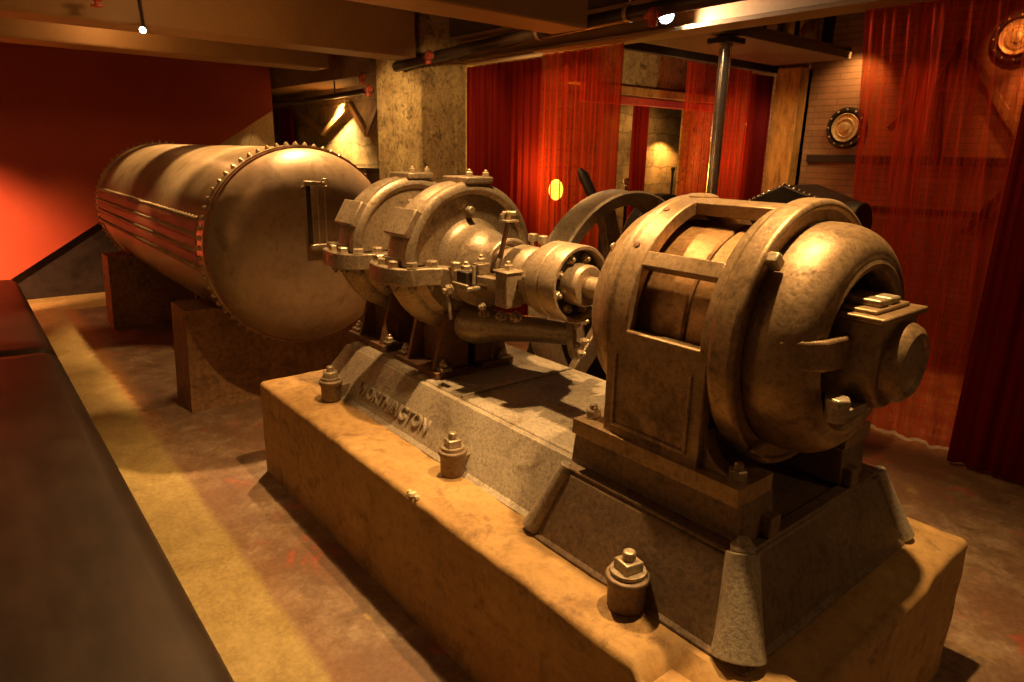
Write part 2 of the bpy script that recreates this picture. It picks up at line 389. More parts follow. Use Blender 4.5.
# ------------------------------------------------------------------ bolts
def hexhead(mb, c, d, r=.022, h=.016, stud=.5, rot=0):
    Mx = Matrix.Translation(Vector(c)) @ Vector(d).to_track_quat('Z','Y').to_matrix().to_4x4() @ Matrix.Rotation(rot,4,'Z')
    mb.lathe([(r*1.12,-.002),(r*1.12,.003)],20,Mx)
    mb.lathe([(r,.003),(r,h*.85),(r*.86,h)],6,Mx)
    if stud: mb.lathe([(r*stud,h),(r*stud,h*1.5),(r*stud*.7,h*1.65)],12,Mx)
    return mb
def bolt(parent, c, d=(0,0,1), r=.022, h=.018, stud=.5, rot=None, mat=None, name='bolt'):
    return hexhead(MB(), c, d, r, h, stud, random.random() if rot is None else rot).build(name, mat or M['bolt'], parent, smooth=30)

# ------------------------------------------------------------------ bed plate under pump and motor
def make_bed():
    b = empty('bed_plate', (1.4,.66,.5), 'dusty cast iron bed plate bolted on the plinth, raised lettering on its side', 'bed plate')
    m = MB()
    m.frustum((.19,1.97,.25,1.13),(.275,1.95,.365,1.03),.512,.700)
    m.frustum((.165,1.97,.225,1.15),(.19,1.97,.25,1.13),.5,.512)
    m.frustum((.29,.90,.372,1.02),(.31,.88,.392,1.0),.700,.718)     # raised step at the left
    m.frustum((.905,1.94,.385,1.0),(.908,1.94,.395,.99),.700,.708)
    m.build('pump_bed', M['bed'], b, bevel=.012, seg=3)
    s = MB().box(1.25,1.262,.39,1.0,.706,.716)
    s.build('casting_ridge', M['bed'], b, bevel=.002)
    m = MB()
    # hollow motor pedestal: four sloping walls and a sunk top
    B = (1.905,2.678,.185,1.11); T = (1.985,2.600,.262,1.035); I = (2.02,2.59,.43,.87)
    m.frustum((1.885,2.70,.165,1.13), B, .5, .515)
    m.frustum(B, T, .515, .722)
    m.build('motor_pedestal', M['ped'], b, bevel=.012, seg=3)
    r = MB()
    r.box(T[0],T[1],T[2],T[2]+.05,.722,.735).box(T[0],T[1],T[3]-.05,T[3],.722,.735).box(T[1]-.04,T[1],T[2]+.05,T[3]-.05,.722,.733)
    r.build('pedestal_rim', M['ped'], b, bevel=.005)
    # rounded corner buttresses
    for (x0,y0,x1,y1,s) in ((2.652,.212,2.588,.285,1),(2.672,1.10,2.595,1.02,.55),(1.92,.20,1.99,.275,.6)):
        pts = [Vector((x0,y0,.51)).lerp(Vector((x1,y1,.735)),k/6) for k in range(7)]
        mm = MB().tube(pts, .05, 18, rs=[(.066-.026*(k/6)**.7)*s for k in range(7)])
        if s == 1:
            mm.lathe([(.03,0),(.03,.018),(.018,.022),(.018,.035),(1e-4,.038)], 18, Matrix.Translation((x1,y1,.735)))
        mm.build('corner_buttress', M['bed'], b, bevel=.003)
    # anchor bosses: tapered cup, washer, square nut, stud
    for (x,y,r,mt) in ((1.445,.215,.045,'cup'),(2.35,.152,.050,'cup'),(.46,.19,.047,'cup')):
        c = MB().lathe([(r*.92,0),(r,.01),(r*1.02,.07),(r*1.18,.085),(r*1.18,.098),(r*.9,.104)], 32, Matrix.Translation((x,y,.5)))
        c.box(x-.02,x+.02,y,y+.09,.5,.57)
        cp = c.build('anchor_boss', M[mt], b, bevel=.003)
        w = MB().lathe([(r*.95,.104),(r*.98,.108),(r*.95,.114)],28,Matrix.Translation((x,y,.5))); w.build('washer', M['bolt'], cp)
        n = MB().lathe([(r*.80,.114),(r*.80,.138),(r*.72,.143)],4 if x>1 else 6,Matrix.Translation((x,y,.5))@Matrix.Rotation(.6,4,'Z'))
        n.lathe([(r*.36,.143),(r*.36,.163),(r*.28,.168)],16,Matrix.Translation((x,y,.5)))
        n.build('nut', M['bolt'], cp, bevel=.003)
    # raised lettering on the slanting front face
    cu = bpy.data.curves.new('lettering','FONT'); cu.body='WORTHINGTON'; cu.size=.082; cu.extrude=.009; cu.bevel_depth=.0012; cu.space_character=1.05; cu.align_x='CENTER'
    tmp = bpy.data.objects.new('tmp_text', cu); COL.objects.link(tmp)
    bpy.context.view_layer.update()
    dg = bpy.context.evaluated_depsgraph_get(); me = bpy.data.meshes.new_from_object(tmp.evaluated_get(dg))
    bpy.data.objects.remove(tmp)
    me.name='lettering'; me.materials.clear(); me.materials.append(M['bed'])
    o = bpy.data.objects.new('lettering', me); COL.objects.link(o); o.parent=b
    slope = math.atan2(.700-.512, .365-.25)
    o.matrix_parent_inverse = Matrix.Translation(-b.location)
    xs = [v.co.x for v in me.vertices]; w = max(xs)-min(xs)
    o.matrix_basis = Matrix.Translation((.875,.2715-.0006,.5485)) @ Matrix.Rotation(slope,4,'X') @ Matrix.Diagonal((.60/w,1,1,1))
    o['label']='raised cast letters'
make_bed()

# ------------------------------------------------------------------ motor
def arc_block(mb, x0,x1, r0,r1, t0,t1, n=None):
    n = n or max(2,int(abs(t1-t0)/4)); vs=[];fs=[]
    for i in range(n+1):
        th = t0+(t1-t0)*i/n
        for (x,r) in ((x0,r0),(x1,r0),(x1,r1),(x0,r1)): vs.append(ring_pt(x,th,r))
    for i in range(n):
        for k in range(4): fs.append((4*i+k,4*i+(k+1)%4,4*i+4+(k+1)%4,4*i+4+k))
    fs += [(3,2,1,0),(4*n,4*n+1,4*n+2,4*n+3)]
    mb.add(vs,fs)
def make_motor():
    m = empty('electric_motor', (2.3,YC,.842), 'big antique electric motor with open windows around its armature', 'motor')
    f = MB()
    # barrel rings
    f.lathe([(.29,2.075),(.332,2.075),(.342,2.080),(.344,2.088),(.344,2.104),(.339,2.110),(.339,2.170),(.30,2.170)], 96, AX(0), close=True)
    f.lathe([(.30,2.405),(.338,2.405),(.340,2.435),(.352,2.440),(.358,2.448),(.358,2.500),(.350,2.508),(.338,2.508),(.335,2.500),(.30,2.500)], 96, AX(0), close=True)
    # bars between the windows
    for t0,t1 in ((-12,13),(52,60),(-60,-52)): arc_block(f,2.165,2.41,.300,.338,t0,t1)
    arc_block(f,2.16,2.41,.300,.336,96,264)
    f.build('frame', M['motor'], m, bevel=.006, seg=2)
    # flat side walls down to the feet, flush with the barrel
    for s in (-1,1):
        y = YC + s*.338
        w = MB()
        def q(a,b): return (min(a,b),max(a,b))
        poly = [(2.105,.885),(2.43,.885),(2.43,1.20),(2.105,1.20)]
        vs = [(x, YC+s*.30, z) for x,z in poly]+[(x, y, z) for x,z in poly]
        w.add(vs,[(0,1,2,3),(7,6,5,4)]+[(i,(i+1)%4,4+(i+1)%4,4+i) for i in range(4)])
        w.build('side_panel', M['motor'], m, bevel=.004)
        r = MB()
        for (a0,a1,z0,z1) in ((2.135,2.146,.925,1.13),(2.385,2.396,.925,1.13),(2.135,2.396,.915,.926)):
            ya,yb = q(y-s*.004, y+s*.006); r.box(a0,a1,ya,yb,z0,z1)
        r.build('panel_rib', M['motor'], m, bevel=.005, seg=3)
        # foot with flared web
        g = MB(); ya,yb = q(YC+s*.20, YC+s*.355)
        g.box(2.00,2.565,ya,yb,.845,.893)
        for (xa,xb,zt) in ((2.11,2.045,1.0),(2.43,2.53,.99)):
            pts = [(xa, zt)]+[(xa+(xb-xa)*(1-math.cos(k/6*PI/2)), zt-(zt-.893)*math.sin(k/6*PI/2)) for k in range(1,7)]+[(xa,.893)]
            y0,y1 = q(YC+s*.27, YC+s*.315); n=len(pts)
            vs=[(x,y0,z) for x,z in pts]+[(x,y1,z) for x,z in pts]
            g.add(vs,[tuple(range(n)),tuple(range(2*n-1,n-1,-1))]+[(i,(i+1)%n,n+(i+1)%n,n+i) for i in range(n)])
        ft = g.build('foot', M['motor'], m, bevel=.006)
        for x in (2.03,2.525): bolt(ft,(x,YC+s*.30,.893),(0,0,1),.024,.026,.5)
        # slide rail
        r = MB(); ya,yb = q(YC+s*.185, YC+s*.330)
        r.frustum((1.975,2.575,ya-.0,yb),(1.985,2.565,ya+.004,yb-.004),.735,.845)
        rl = r.build('slide_rail', M['ped'], m, bevel=.004)
        ct = MB().box(2.56,2.60,YC+s*.22-.025,YC+s*.22+.025,.735,.79); ct.build('rail_lug', M['ped'], m, bevel=.005)
    # end bell at the coupling side
    lb = MB().lathe([(.28,2.08),(.330,2.08),(.329,2.066),(.322,2.046),(.316,2.040),(.302,2.008),(.282,1.985),(.24,1.968),(.16,1.960),(.12,1.958),(.10,1.94),(.085,1.91),(.06,1.91),(.05,1.95)], 96, AX(0))
    lb.build('drive_end_bell', M['motor'], m)
    # armature: two drums with a dark joint
    MB().lathe([(.05,2.10),(.266,2.10),(.272,2.11),(.272,2.297),(.266,2.303)],80,AX(0)).build('armature', M['copper'], m)
    MB().lathe([(.255,2.300),(.262,2.303),(.262,2.312),(.255,2.315)],80,AX(0)).build('armature_joint', M['gap'], m)
    MB().lathe([(.266,2.309),(.272,2.317),(.272,2.49),(.266,2.50),(.05,2.50)],80,AX(0)).build('armature', M['copper'], m)
    # open outer bell: a rounded torus shell with a hole around the bearing housing
    import math as mt
    outer=[(.300,2.500),(.303,2.515)]
    for k in range(0,11):
        a = k/10*PI/2; outer.append((.226+.077*mt.cos(a)**.95 if k<10 else .226, 2.538+.106*mt.sin(a)))
    outer += [(.214,2.650),(.200,2.645),(.192,2.632),(.190,2.610),(.195,2.58)]
    inner=[(.205,2.58),(.215,2.60),(.24,2.61),(.262,2.59),(.278,2.555),(.284,2.500)]
    bell = MB().lathe(outer+inner, 96, AX(0), close=True)
    bl = bell.build('outer_end_bell', M['motor'], m)
    MB().lathe([(.05,2.50),(.25,2.50),(.25,2.51),(.15,2.53),(.05,2.535)],64,AX(0)).build('commutator', M['gap'], m)
    # arms from the bell lip to the bearing housing
    for th, w, zz in ((90,.095,0),(270,.095,0)):
        a = MB(); t = mt.radians(th)
        e = Vector((0,-mt.sin(t),mt.cos(t))); s_ = Vector((0,mt.cos(t),mt.sin(t)))
        vs=[]; prof=[(.292,2.54,2.585),(.268,2.55,2.628),(.225,2.57,2.664),(.16,2.595,2.672),(.08,2.595,2.672)]
        wd = [w*.36,w*.38,w*.40,w*.42,w*.42]
        c0 = Vector((0,YC,ZC+.022 if th in (90,270) else ZC))
        for (r,xa,xb),h in zip(prof,wd):
            for (x,u) in ((xa,-h),(xb,-h),(xb,h),(xa,h)): vs.append(c0 + e*r + s_*u + Vector((x,0,0)))
        fs=[(4*i+k,4*i+(k+1)%4,4*i+4+(k+1)%4,4*i+4+k) for i in range(4) for k in range(4)]+[(3,2,1,0),(16,17,18,19)]
        a.add(vs,fs); a.build('bell_arm', M['motor'], m, bevel=.008, seg=3)
    # bearing housing: boxy top, rounded belly, round nose
    h = MB(); poly=[]
    W2=.108
    poly=[(-W2,.10),(W2,.10)]+[(W2*mt.cos(a),-.02-.115*mt.sin(a)) for a in [k/12*PI for k in range(13)]]
    n=len(poly)
    def sec(x,s): return [(x,YC-.02+u*s,ZC+.001+v*(s if v<0 else 1)) for u,v in poly]
    secs=[sec(2.542,.80),sec(2.567,.98),sec(2.702,1.0),sec(2.732,.93)]
    vs=[p for s_ in secs for p in s_]
    fs=[(i*n+j,i*n+(j+1)%n,(i+1)*n+(j+1)%n,(i+1)*n+j) for i in range(3) for j in range(n)]+[tuple(range(n)),tuple(range(4*n-1,3*n-1,-1))]
    h.add(vs,fs)
    hs = h.build('bearing_housing', M['motor'], m, bevel=.008, seg=3)
    c = MB().box(2.532,2.742,.487,.733,1.304,1.319).box(2.577,2.712,.515,.70,1.319,1.329)
    c.build('housing_cover', M['motor'], hs, bevel=.004)
    c = MB().box(2.602,2.702,.555,.605,1.329,1.346).box(2.602,2.702,.612,.665,1.329,1.346)
    c.build('oil_lid', M['bolt'], hs, bevel=.005)
    MB().lathe([(.100,2.722),(.100,2.742),(.092,2.762),(.078,2.772),(.070,2.772),(.066,2.764),(.05,2.761),(.03,2.764),(1e-4,2.767)],56,AX(0,.625,1.195)).build('bearing_nose', M['motor'], hs)
    c = MB().cyl((2.69,.435,1.075),(2.69,.435,1.112),.024,n=24); c.lathe([(.030,1.112),(.030,1.130),(.026,1.134)],6,Matrix.Translation((2.69,.435,0)))
    c.box(2.665,2.715,.435,.54,1.085,1.105)
    c.build('drain_plug', M['bolt'], hs, bevel=.002)
    # lugs and bolts on the big ring
    for th in (48,141,228,312):
        p = ring_pt(2.508,th,.335); d=(1,0,0)
        lg = MB().box(-.016,.016,-.020,.020,0,.030, Matrix.Translation(p)@Vector(d).to_track_quat('Z','Y').to_matrix().to_4x4()@Matrix.Rotation(mt.radians(th),4,'Z'))
        lg.build('ring_lug', M['motor'] if th != 48 else M['bolt'], m, bevel=.006)
    bolt(m, ring_pt(2.012,50,.302), (-1,0,0), .012,.008)
    for th in (15,40): 
        MB().lathe([(.010,0),(.010,.004),(1e-4,.006)],14,Matrix.Translation(ring_pt(2.12,th+10,.338))@(ring_pt(0,th+10,1)-ring_pt(0,0,0)).to_track_quat('Z','Y').to_matrix().to_4x4()).build('plug', M['rust'], m)
    p0 = ring_pt(2.12,-3,.338)
    MB().lathe([(.05,-.02),(.048,.004),(.03,.010),(1e-4,.012)],30,Matrix.Translation(p0)).build('eyebolt_boss', M['motor'], m)
make_motor()

# ------------------------------------------------------------------ coupling and shaft
def make_coupling():
    c = empty('shaft_coupling', (1.6,YC,ZC), 'round flanged steel coupling between pump and motor', 'coupling')
    c.location.x += 0
    MB().lathe([(.05,1.50),(.125,1.50),(.139,1.508),(.142,1.516),(.142,1.572),(.138,1.577),(.05,1.577)],72,AX(0)).build('pump_flange', M['steel'], c)
    MB().lathe([(.05,1.579),(.138,1.579),(.142,1.584),(.142,1.655),(.138,1.662),(.128,1.662),(.124,1.654),(.122,1.625),(.06,1.625)],72,AX(0)).build('motor_flange', M['steel'], c)
    MB().lathe([(.03,1.62),(.121,1.62),(.121,1.628),(.03,1.628)],60,AX(0)).build('recess_face', M['dark'], c)
    MB().lathe([(.030,1.628),(.076,1.628),(.076,1.690),(.070,1.700),(.058,1.702),(.042,1.698)],56,AX(0)).build('hub', M['steel'], c)
    MB().lathe([(.038,1.45),(.038,2.0)],40,AX(0)).build('shaft', M['steel'], c)
    for k in range(8):
        bolt(c, ring_pt(1.628,k*45+20,.098),(1,0,0),.016,.016,.5)
make_coupling()

# ------------------------------------------------------------------ two-stage pump
def rot_about_axis(th):  # local frame: X along shaft, local Z radial outwards, at angle th towards viewer
    return Matrix.Translation((0,YC,ZC)) @ Matrix.Rotation(math.radians(th),4,'X')
def make_pump():
    p = empty('centrifugal_pump', (.75,YC,.70), 'dusty two-stage centrifugal pump with twin round casings and a bolted split flange', 'pump')
    ZF = 1.178
    for ci, xf in enumerate((.985,.520)):     # face planes of the two casings
        c = MB()
        x0 = xf-.245
        prof = [(.03,x0),(.22,x0),(.275,x0+.012),(.31,x0+.045),(.328,x0+.09),(.332,x0+.125),(.328,x0+.16),(.322,x0+.178),(.328,x0+.194),(.332,x0+.210),(.328,x0+.228),(.313,x0+.241),(.298,x0+.243),(.286,x0+.236),(.278,x0+.226),(.10,x0+.224),(.03,x0+.224)]
        c.lathe(prof, 84, AX(0), a0=-PI/2, a1=PI/2)     # upper half
        up = c.build('upper_casing', M['cast'], p)
        # lower volute: fat curling pipe plus drum
        l = MB(); l.lathe([(.03,x0+.02),(.24,x0+.02),(.285,x0+.07),(.285,x0+.17),(.24,x0+.215),(.03,x0+.215)],72,AX(0),a0=PI/2,a1=1.5*PI)
        pts=[]; rs=[]
        for k in range(19):
            th = 84+k*10; r=.268-.002*k; pts.append(ring_pt(x0+.10+.002*k,th,r)); rs.append(.082-.0012*k)
        l.tube(pts,.08,20,rs)
        l.build('lower_volute', M['cast'], p)
        # rectangular pads on the casing shoulder and mirrored behind
        for th in (60,):
            MB().box(x0+.055,xf-.015,-.060,.060,.30,.352, rot_about_axis(th)).build('shoulder_pad', M['cast'], p, bevel=.006)
        MB().box(x0+.08,xf-.01,YC-.025,YC+.085,ZC+.29,ZC+.330).box(x0+.065,xf+.0,YC-.040,YC+.100,ZC+.322,ZC+.350).build('top_lug', M['cast'], p, bevel=.006)
        bolt(p,(x0+.18,YC+.02,ZC+.354),(0,0,1),.015,.016); bolt(p,(x0+.21,YC+.085,ZC+.354),(0,0,1),.014,.014)
        MB().cyl((xf-.03,YC-.02,ZC+.215),(xf+.012,YC-.02,ZC+.215),.016,n=16).build('plug', M['bolt'], p, bevel=.004)
        # horizontal split flange
        hw = .38
        out=[]
        ex = .235 if ci==0 else .13
        for s in (-1,1):
            seg=[(x0+.01,s*.20),(x0-.06,s*.30),(x0-.055,s*.335),(x0-.01,s*.368),(x0+.08,s*.385),(xf-.10,s*.383),(xf-.03,s*.362),(xf+.015,s*.32),(xf+.025,s*.25),(xf+.05,s*.20),(xf+.09,s*.18),(xf+ex,s*.165)]
            if s==1: seg=seg[::-1]
            out+=[(x,YC+y) for x,y in seg]
        out = out[::1]
        fl = MB(); n=len(out)
        fl.prism(out, ZF-.052, ZF+.020)
        fb = fl.build('split_flange', M['cast'], p, bevel=.006, seg=3)
        for s in (-1,1):
            for (x,y) in ((x0-.015,.315),(x0+.075,.345),(x0+.165,.345),(xf-.012,.305),(xf+.0,.215),(xf+.075,.145)):
                if y == .145 and ci==1: continue
                bolt(fb,(x,YC+s*y,ZF+.020),(0,0,1),.026,.026,0)
                hexhead(MB(),(x,YC+s*y,ZF-.052),(0,0,-1),.018,.02,.5).build('nut', M['cast'], fb, smooth=30)
        # webbed feet
        for s in (-1,1):
            y1 = YC+s*.20; g=MB()
            ya,yb=sorted((YC+s*.05,YC+s*.215)); base = .718 if ci else .708
            g.box(x0-.10,xf+.02,ya,yb,base,base+.032)
            for xx in (x0+.0,xf-.035):
                vs=[]
                for (x) in (xx,xx+.022):
                    vs+= [(x,YC+s*.02,base+.03),(x,YC+s*.205,base+.03),(x,YC+s*.14,.99),(x,YC+s*.02,.99)]
                g.add(vs,[(3,2,1,0),(4,5,6,7),(0,1,5,4),(1,2,6,5),(2,3,7,6),(3,0,4,7)])
            vs=[]
            for yy in (YC+s*.10,YC+s*.12): vs+=[(x0-.02,yy,base+.03),(xf+.0,yy,base+.03),(xf-.03,yy,.97),(x0+.03,yy,.97)]
            g.add(vs,[(3,2,1,0),(4,5,6,7),(0,1,5,4),(1,2,6,5),(2,3,7,6),(3,0,4,7)])
            ft=g.build('foot', M['rust'], p, bevel=.003)
            for x in (x0-.07,xf-.0):
                MB().box(x-.03,x+.03,YC+s*.165-.028,YC+s*.165+.028,base+.032,base+.048).build('bolt_pad', M['cast'], ft, bevel=.003)
                bolt(ft,(x,YC+s*.165,base+.048),(0,0,1),.019,.02)
    # bridge between the casings
    MB().lathe([(.03,.50),(.15,.50),(.12,.58),(.12,.70),(.15,.76),(.03,.76)],48,AX(0)).build('interstage_neck', M['cast'], p)
    # suction bulge on the drive side
    hb=[(.03,.95),(.215,.95),(.19,1.0),(.165,1.04)]
    hb=[(.185,.962),(.168,.972),(.156,.985),(.149,1.005)]+[(.146*math.cos(a)**.9, 1.045+.125*math.sin(a)) for a in [k/10*PI/2*.80 for k in range(11)]]
    MB().lathe([(.03,.96)]+hb+[(.10,1.16),(.10,1.20),(.03,1.20)],60,AX(0)).build('suction_bulge', M['cast'], p)
    # bearing bracket: lower trough, split plate, cap
    MB().lathe([(.03,1.06),(.185,1.06),(.185,1.085),(.150,1.10),(.135,1.16),(.125,1.28),(.118,1.42),(.128,1.44),(.128,1.462),(.03,1.462)],48,AX(0),a0=PI/2,a1=1.5*PI).build('bearing_trough', M['cast'], p)
    pl=MB().prism([(1.10,YC-.165),(1.20,YC-.185),(1.27,YC-.165),(1.40,YC-.135),(1.46,YC-.10),(1.46,YC+.10),(1.40,YC+.135),(1.27,YC+.165),(1.20,YC+.185),(1.10,YC+.165)],ZF-.02,ZF+.018)
    pb=pl.build('bearing_split_plate', M['cast'], p, bevel=.005)
    MB().lathe([(.03,1.14),(.098,1.14),(.104,1.15),(.104,1.19),(.088,1.20),(.086,1.28),(.10,1.29),(.106,1.30),(.106,1.40),(.10,1.41),(.07,1.42),(.068,1.50),(.03,1.50)],56,AX(0),a0=-PI/2,a1=PI/2).build('bearing_cap', M['cast'], p)
    # clamp strap over the gland
    cl=MB(); 
    for i in range(-7,8):
        pass
    arc=[ring_pt(1.225,t,.112) for t in range(-80,81,10)]
    cl.tube(arc,.012,10); cl.build('gland_strap', M['cast'], p)
    for s in (-1,1):
        b1=MB().box(1.20,1.245,YC+s*.14-.028,YC+s*.14+.028,ZF+.018,ZF+.062); b1.build('gland_block', M['cast'], p, bevel=.004)
        bolt(p,(1.222,YC+s*.14,ZF+.062),(0,0,1),.017,.02)
        bolt(p,(1.335,YC+s*.125,ZF+.018),(0,0,1),.019,.022)
        bolt(p,(1.435,YC+s*.085,ZF+.018),(0,0,1),.017,.02)
        bolt(p,(1.15,YC+s*.155,ZF+.018),(0,0,1),.017,.02)
    # square oil box on the viewer's side
    ob=MB().box(1.355,1.425,YC-.175,YC-.10,ZF-.08,ZF+.05).box(1.347,1.433,YC-.182,YC-.10,ZF+.05,ZF+.06)
    obo=ob.build('oil_box', M['cast'], p, bevel=.006); bolt(obo,(1.39,YC-.140,ZF+.06),(0,0,1),.018,.02)
    MB().box(1.16,1.26,YC-.235,YC-.17,ZF-.035,ZF-.022).box(1.16,1.26,YC-.237,YC-.227,ZF-.022,ZF-.010).build('drip_tray', M['bolt'], p, bevel=.003)
    MB().box(1.175,1.24,YC-.225,YC-.17,ZF-.022,ZF+.035).build('valve_block', M['dark'], p, bevel=.004)
    bolt(p,(1.205,YC-.20,ZF+.035),(0,0,1),.02,.022)
    MB().cyl((1.255,YC-.20,ZF-.01),(1.255,YC-.20,ZF+.06),.007,n=10).build('spindle', M['bolt'], p)
    # hinged link below
    lk=MB().tube([(1.10,YC-.215,ZF-.07),(1.115,YC-.22,ZF-.11),(1.12,YC-.215,ZF-.175)],.007,10); lk.build('link_rod', M['bolt'], p)
    bolt(p,(1.10,YC-.205,ZF-.06),(0,-1,0),.024,.022)
    for x,z in ((1.20,1.02),(1.31,1.03),(1.40,1.045)): bolt(p,(x,YC-.10,z+.01),(0,-1,0),.02,.02,mat=M['cast'])
    bolt(p,(1.27,YC-.165,ZF-.10),(0,-1,0),.014,.014)
    # lever rod with forked tip
    lv=MB().cyl((1.265,.55,1.26),(1.315,.545,1.405),.0095,n=12); lo=lv.build('lever_rod', M['rust'], p)
    lf=MB().box(1.295,1.345,.515,.575,1.405,1.413).box(1.300,1.312,.515,.53,1.413,1.435).cyl((1.315,.545,1.41),(1.322,.545,1.445),.012,n=12)
    lf.cyl((1.30,.53,1.435),(1.345,.56,1.438),.009,n=10)
    lf.build('fork_tip', M['bolt'], lo, bevel=.002)
    # grease cups behind
    for x,y in ((1.40,YC+.02),(1.33,YC+.03)):
        g=MB().cyl((x,y,ZC+.08),(x,y,ZC+.125),.010,n=12).cyl((x,y,ZC+.120),(x,y,ZC+.150),.020,n=8); g.build('grease_cup', M['bolt'], p, bevel=.003)
    # bottom discharge pipe with flange toward the motor
    MB().tube([(.90,.60,.93),(1.02,.63,.92),(1.10,.68,.930),(1.22,.74,.935),(1.34,.79,.94),(1.41,.82,.945)],.058,22,rs=[.085,.08,.066,.055,.050,.050]).build('discharge_pipe', M['cast'], p)
    d=Vector((.08,.05,.01)).normalized(); 
    Mx=Matrix.Translation((1.41,.82,.945))@d.to_track_quat('Z','Y').to_matrix().to_4x4()
    fo=MB().lathe([(.03,0),(.105,0),(.108,.004),(.108,.024),(.102,.028),(.03,.028)],48,Mx).build('pipe_flange', M['cast'], p)
    for k in range(6):
        q=Mx@Vector((.083*math.cos(k*PI/3+.4),.083*math.sin(k*PI/3+.4),.028)); bolt(fo,q,d,.016,.016)
make_pump()
bpy.data.objects['centrifugal_pump'].location.x += .025

# ------------------------------------------------------------------ riveted tank
TY, TZ, TR = .60, 1.06, .60
def make_tank():
    t = empty('riveted_tank', (-3,TY,TZ-TR), 'large riveted steel pressure tank lying on two concrete saddles', 'tank')
    X1, X0 = -.74, -4.22
    s = MB().lathe([(TR-.02,X0),(TR,X0),(TR,X1-.02),(TR-.02,X1-.02)],120,AX(0,TY,TZ))
    s.build('shell', M['tank'], t)
    hd=[(TR-.004,X1-.06),(TR-.002,X1+.0)]
    for k in range(1,15):
        a=k/14*PI/2; hd.append((max(1e-4,(TR-.004)*math.cos(a)**.72), X1+.26*math.sin(a)))
    MB().lathe(hd,120,AX(0,TY,TZ)).build('domed_head', M['tankhead'], t, smooth=60)
    hd=[(TR-.006,X0+.06)]+[(max(1e-4,(TR-.006)*math.cos(k/10*PI/2)**.72), X0-.28*math.sin(k/10*PI/2)) for k in range(11)]
    MB().lathe(hd,96,AX(0,TY,TZ)).build('domed_head', M['tankhead'], t, smooth=60)
    ringc=[]
    for x in (X1-.05,X0+.05):
        MB().lathe([(TR-.01,x-.065),(TR+.010,x-.062),(TR+.012,x+.060),(TR-.01,x+.065)],120,AX(0,TY,TZ)).build('end_band', M['tank'], t)
        for k in range(66):
            th=k*360/66; c=ring_pt(x,th,TR+.010,TY,TZ); ringc.append((c, c-Vector((x,TY,TZ)), x>-2))
    one=MB().lathe([(.017,0),(.015,.007),(.006,.020),(1e-4,.022)],10).build('rivet', M['tank'], None)
    rest=MB(); made=0
    def put(c,d,first):
        o=first if first else one.copy()
        if not first: COL.objects.link(o)
        o.parent=t; o.matrix_parent_inverse=Matrix.Translation(-t.location)
        o.matrix_basis=Matrix.Translation(c)@d.to_track_quat('Z','Y').to_matrix().to_4x4()
    for c,d,near in ringc:
        if near: put(c,d,one if made==0 else None); made+=1
        else: rest.lathe([(.017,0),(.015,.007),(.006,.020),(1e-4,.022)],10,Matrix.Translation(c)@d.to_track_quat('Z','Y').to_matrix().to_4x4())
    MB().lathe([(TR-.01,X1+.012),(TR+.004,X1+.014),(TR+.004,X1+.028),(TR-.012,X1+.032)],120,AX(0,TY,TZ)).build('head_seam', M['seam'], t)
    # longitudinal seam plate with rivet rows
    def bandblock(x0,x1,r0,r1,t0,t1,n=10):
        vs=[];fs=[]
        for i in range(n+1):
            th=t0+(t1-t0)*i/n
            for x,r in ((x0,r0),(x1,r0),(x1,r1),(x0,r1)): vs.append(ring_pt(x,th,r,TY,TZ))
        for i in range(n):
            for k in range(4): fs.append((4*i+k,4*i+(k+1)%4,4*i+4+(k+1)%4,4*i+4+k))
        fs+=[(3,2,1,0),(4*n,4*n+1,4*n+2,4*n+3)]
        return MB().add(vs,fs)
    bandblock(X0+.12,X1-.115,TR-.004,TR+.010,70,102).build('seam_plate', M['plate'], t)
    bandblock(X0+.12,X1-.115,TR+.010,TR+.018,75,78.5).build('seam_strip', M['seam'], t)
    bandblock(X0+.12,X1-.115,TR+.010,TR+.016,83.5,86.5).build('seam_strip', M['seam'], t)
    bandblock(X0+.12,X1-.115,TR+.010,TR+.015,92,95).build('seam_strip', M['seam'], t)
    for th,rr,pitch,hh in ((72,.017,.075,.024),(81,.012,.038,.014),(89.5,.012,.038,.014),(99,.015,.075,.018)):
        x=X1-.16
        while x>X0+.15:
            c=ring_pt(x,th,TR+.010,TY,TZ); d=c-Vector((x,TY,TZ))
            if th==72 and made<100: put(c,d,None); made+=1
            else: rest.dome(c,d,rr,hh,8,3)
            x-=pitch
    tag(rest.build('rivet_rows', M['tank'], t), kind='stuff')
    # gauge glass on the head
    gx=-.43
    gv=MB().tube([(-.56,.52,1.42),(gx+.02,.52,1.465)],.011,10).box(gx-.015,gx+.015,.49,.56,1.45,1.475)
    gv=gv.build('gauge_valve', M['bolt'], t, bevel=.003)
    h=MB()
    for k in range(6):
        a=k*PI/3; b=(k+1)*PI/3; h.tube([(gx+.03,.60+.024*math.cos(a),1.465+.024*math.sin(a)),(gx+.03,.60+.024*math.cos(b),1.465+.024*math.sin(b))],.005,8)
    h.cyl((gx+.0,.585,1.462),(gx+.04,.60,1.465),.008,n=8).box(gx-.01,gx+.02,.545,.60,1.452,1.47); h.build('hand_wheel', M['bolt'], gv)
    MB().box(gx-.012,gx+.008,.500,.522,1.10,1.46).build('gauge_bar', M['dark'], t, bevel=.003)
    for yy in (.56,.605): MB().cyl((gx+.01,yy,1.09),(gx+.01,yy,1.455),.0035,n=8).build('gauge_tube', M['bolt'], t)
    MB().tube([(-.52,.53,1.10),(gx+.01,.53,1.10)],.012,10).box(gx-.005,gx+.025,.50,.62,1.09,1.115).build('gauge_valve', M['bolt'], t, bevel=.003)
    MB().cyl((-2.6,.45,.50),(-2.6,.45,.30),.07,n=28).cyl((-2.6,.45,.34),(-2.6,.45,.31),.11,n=28).build('drain_nozzle', M['dark'], t)
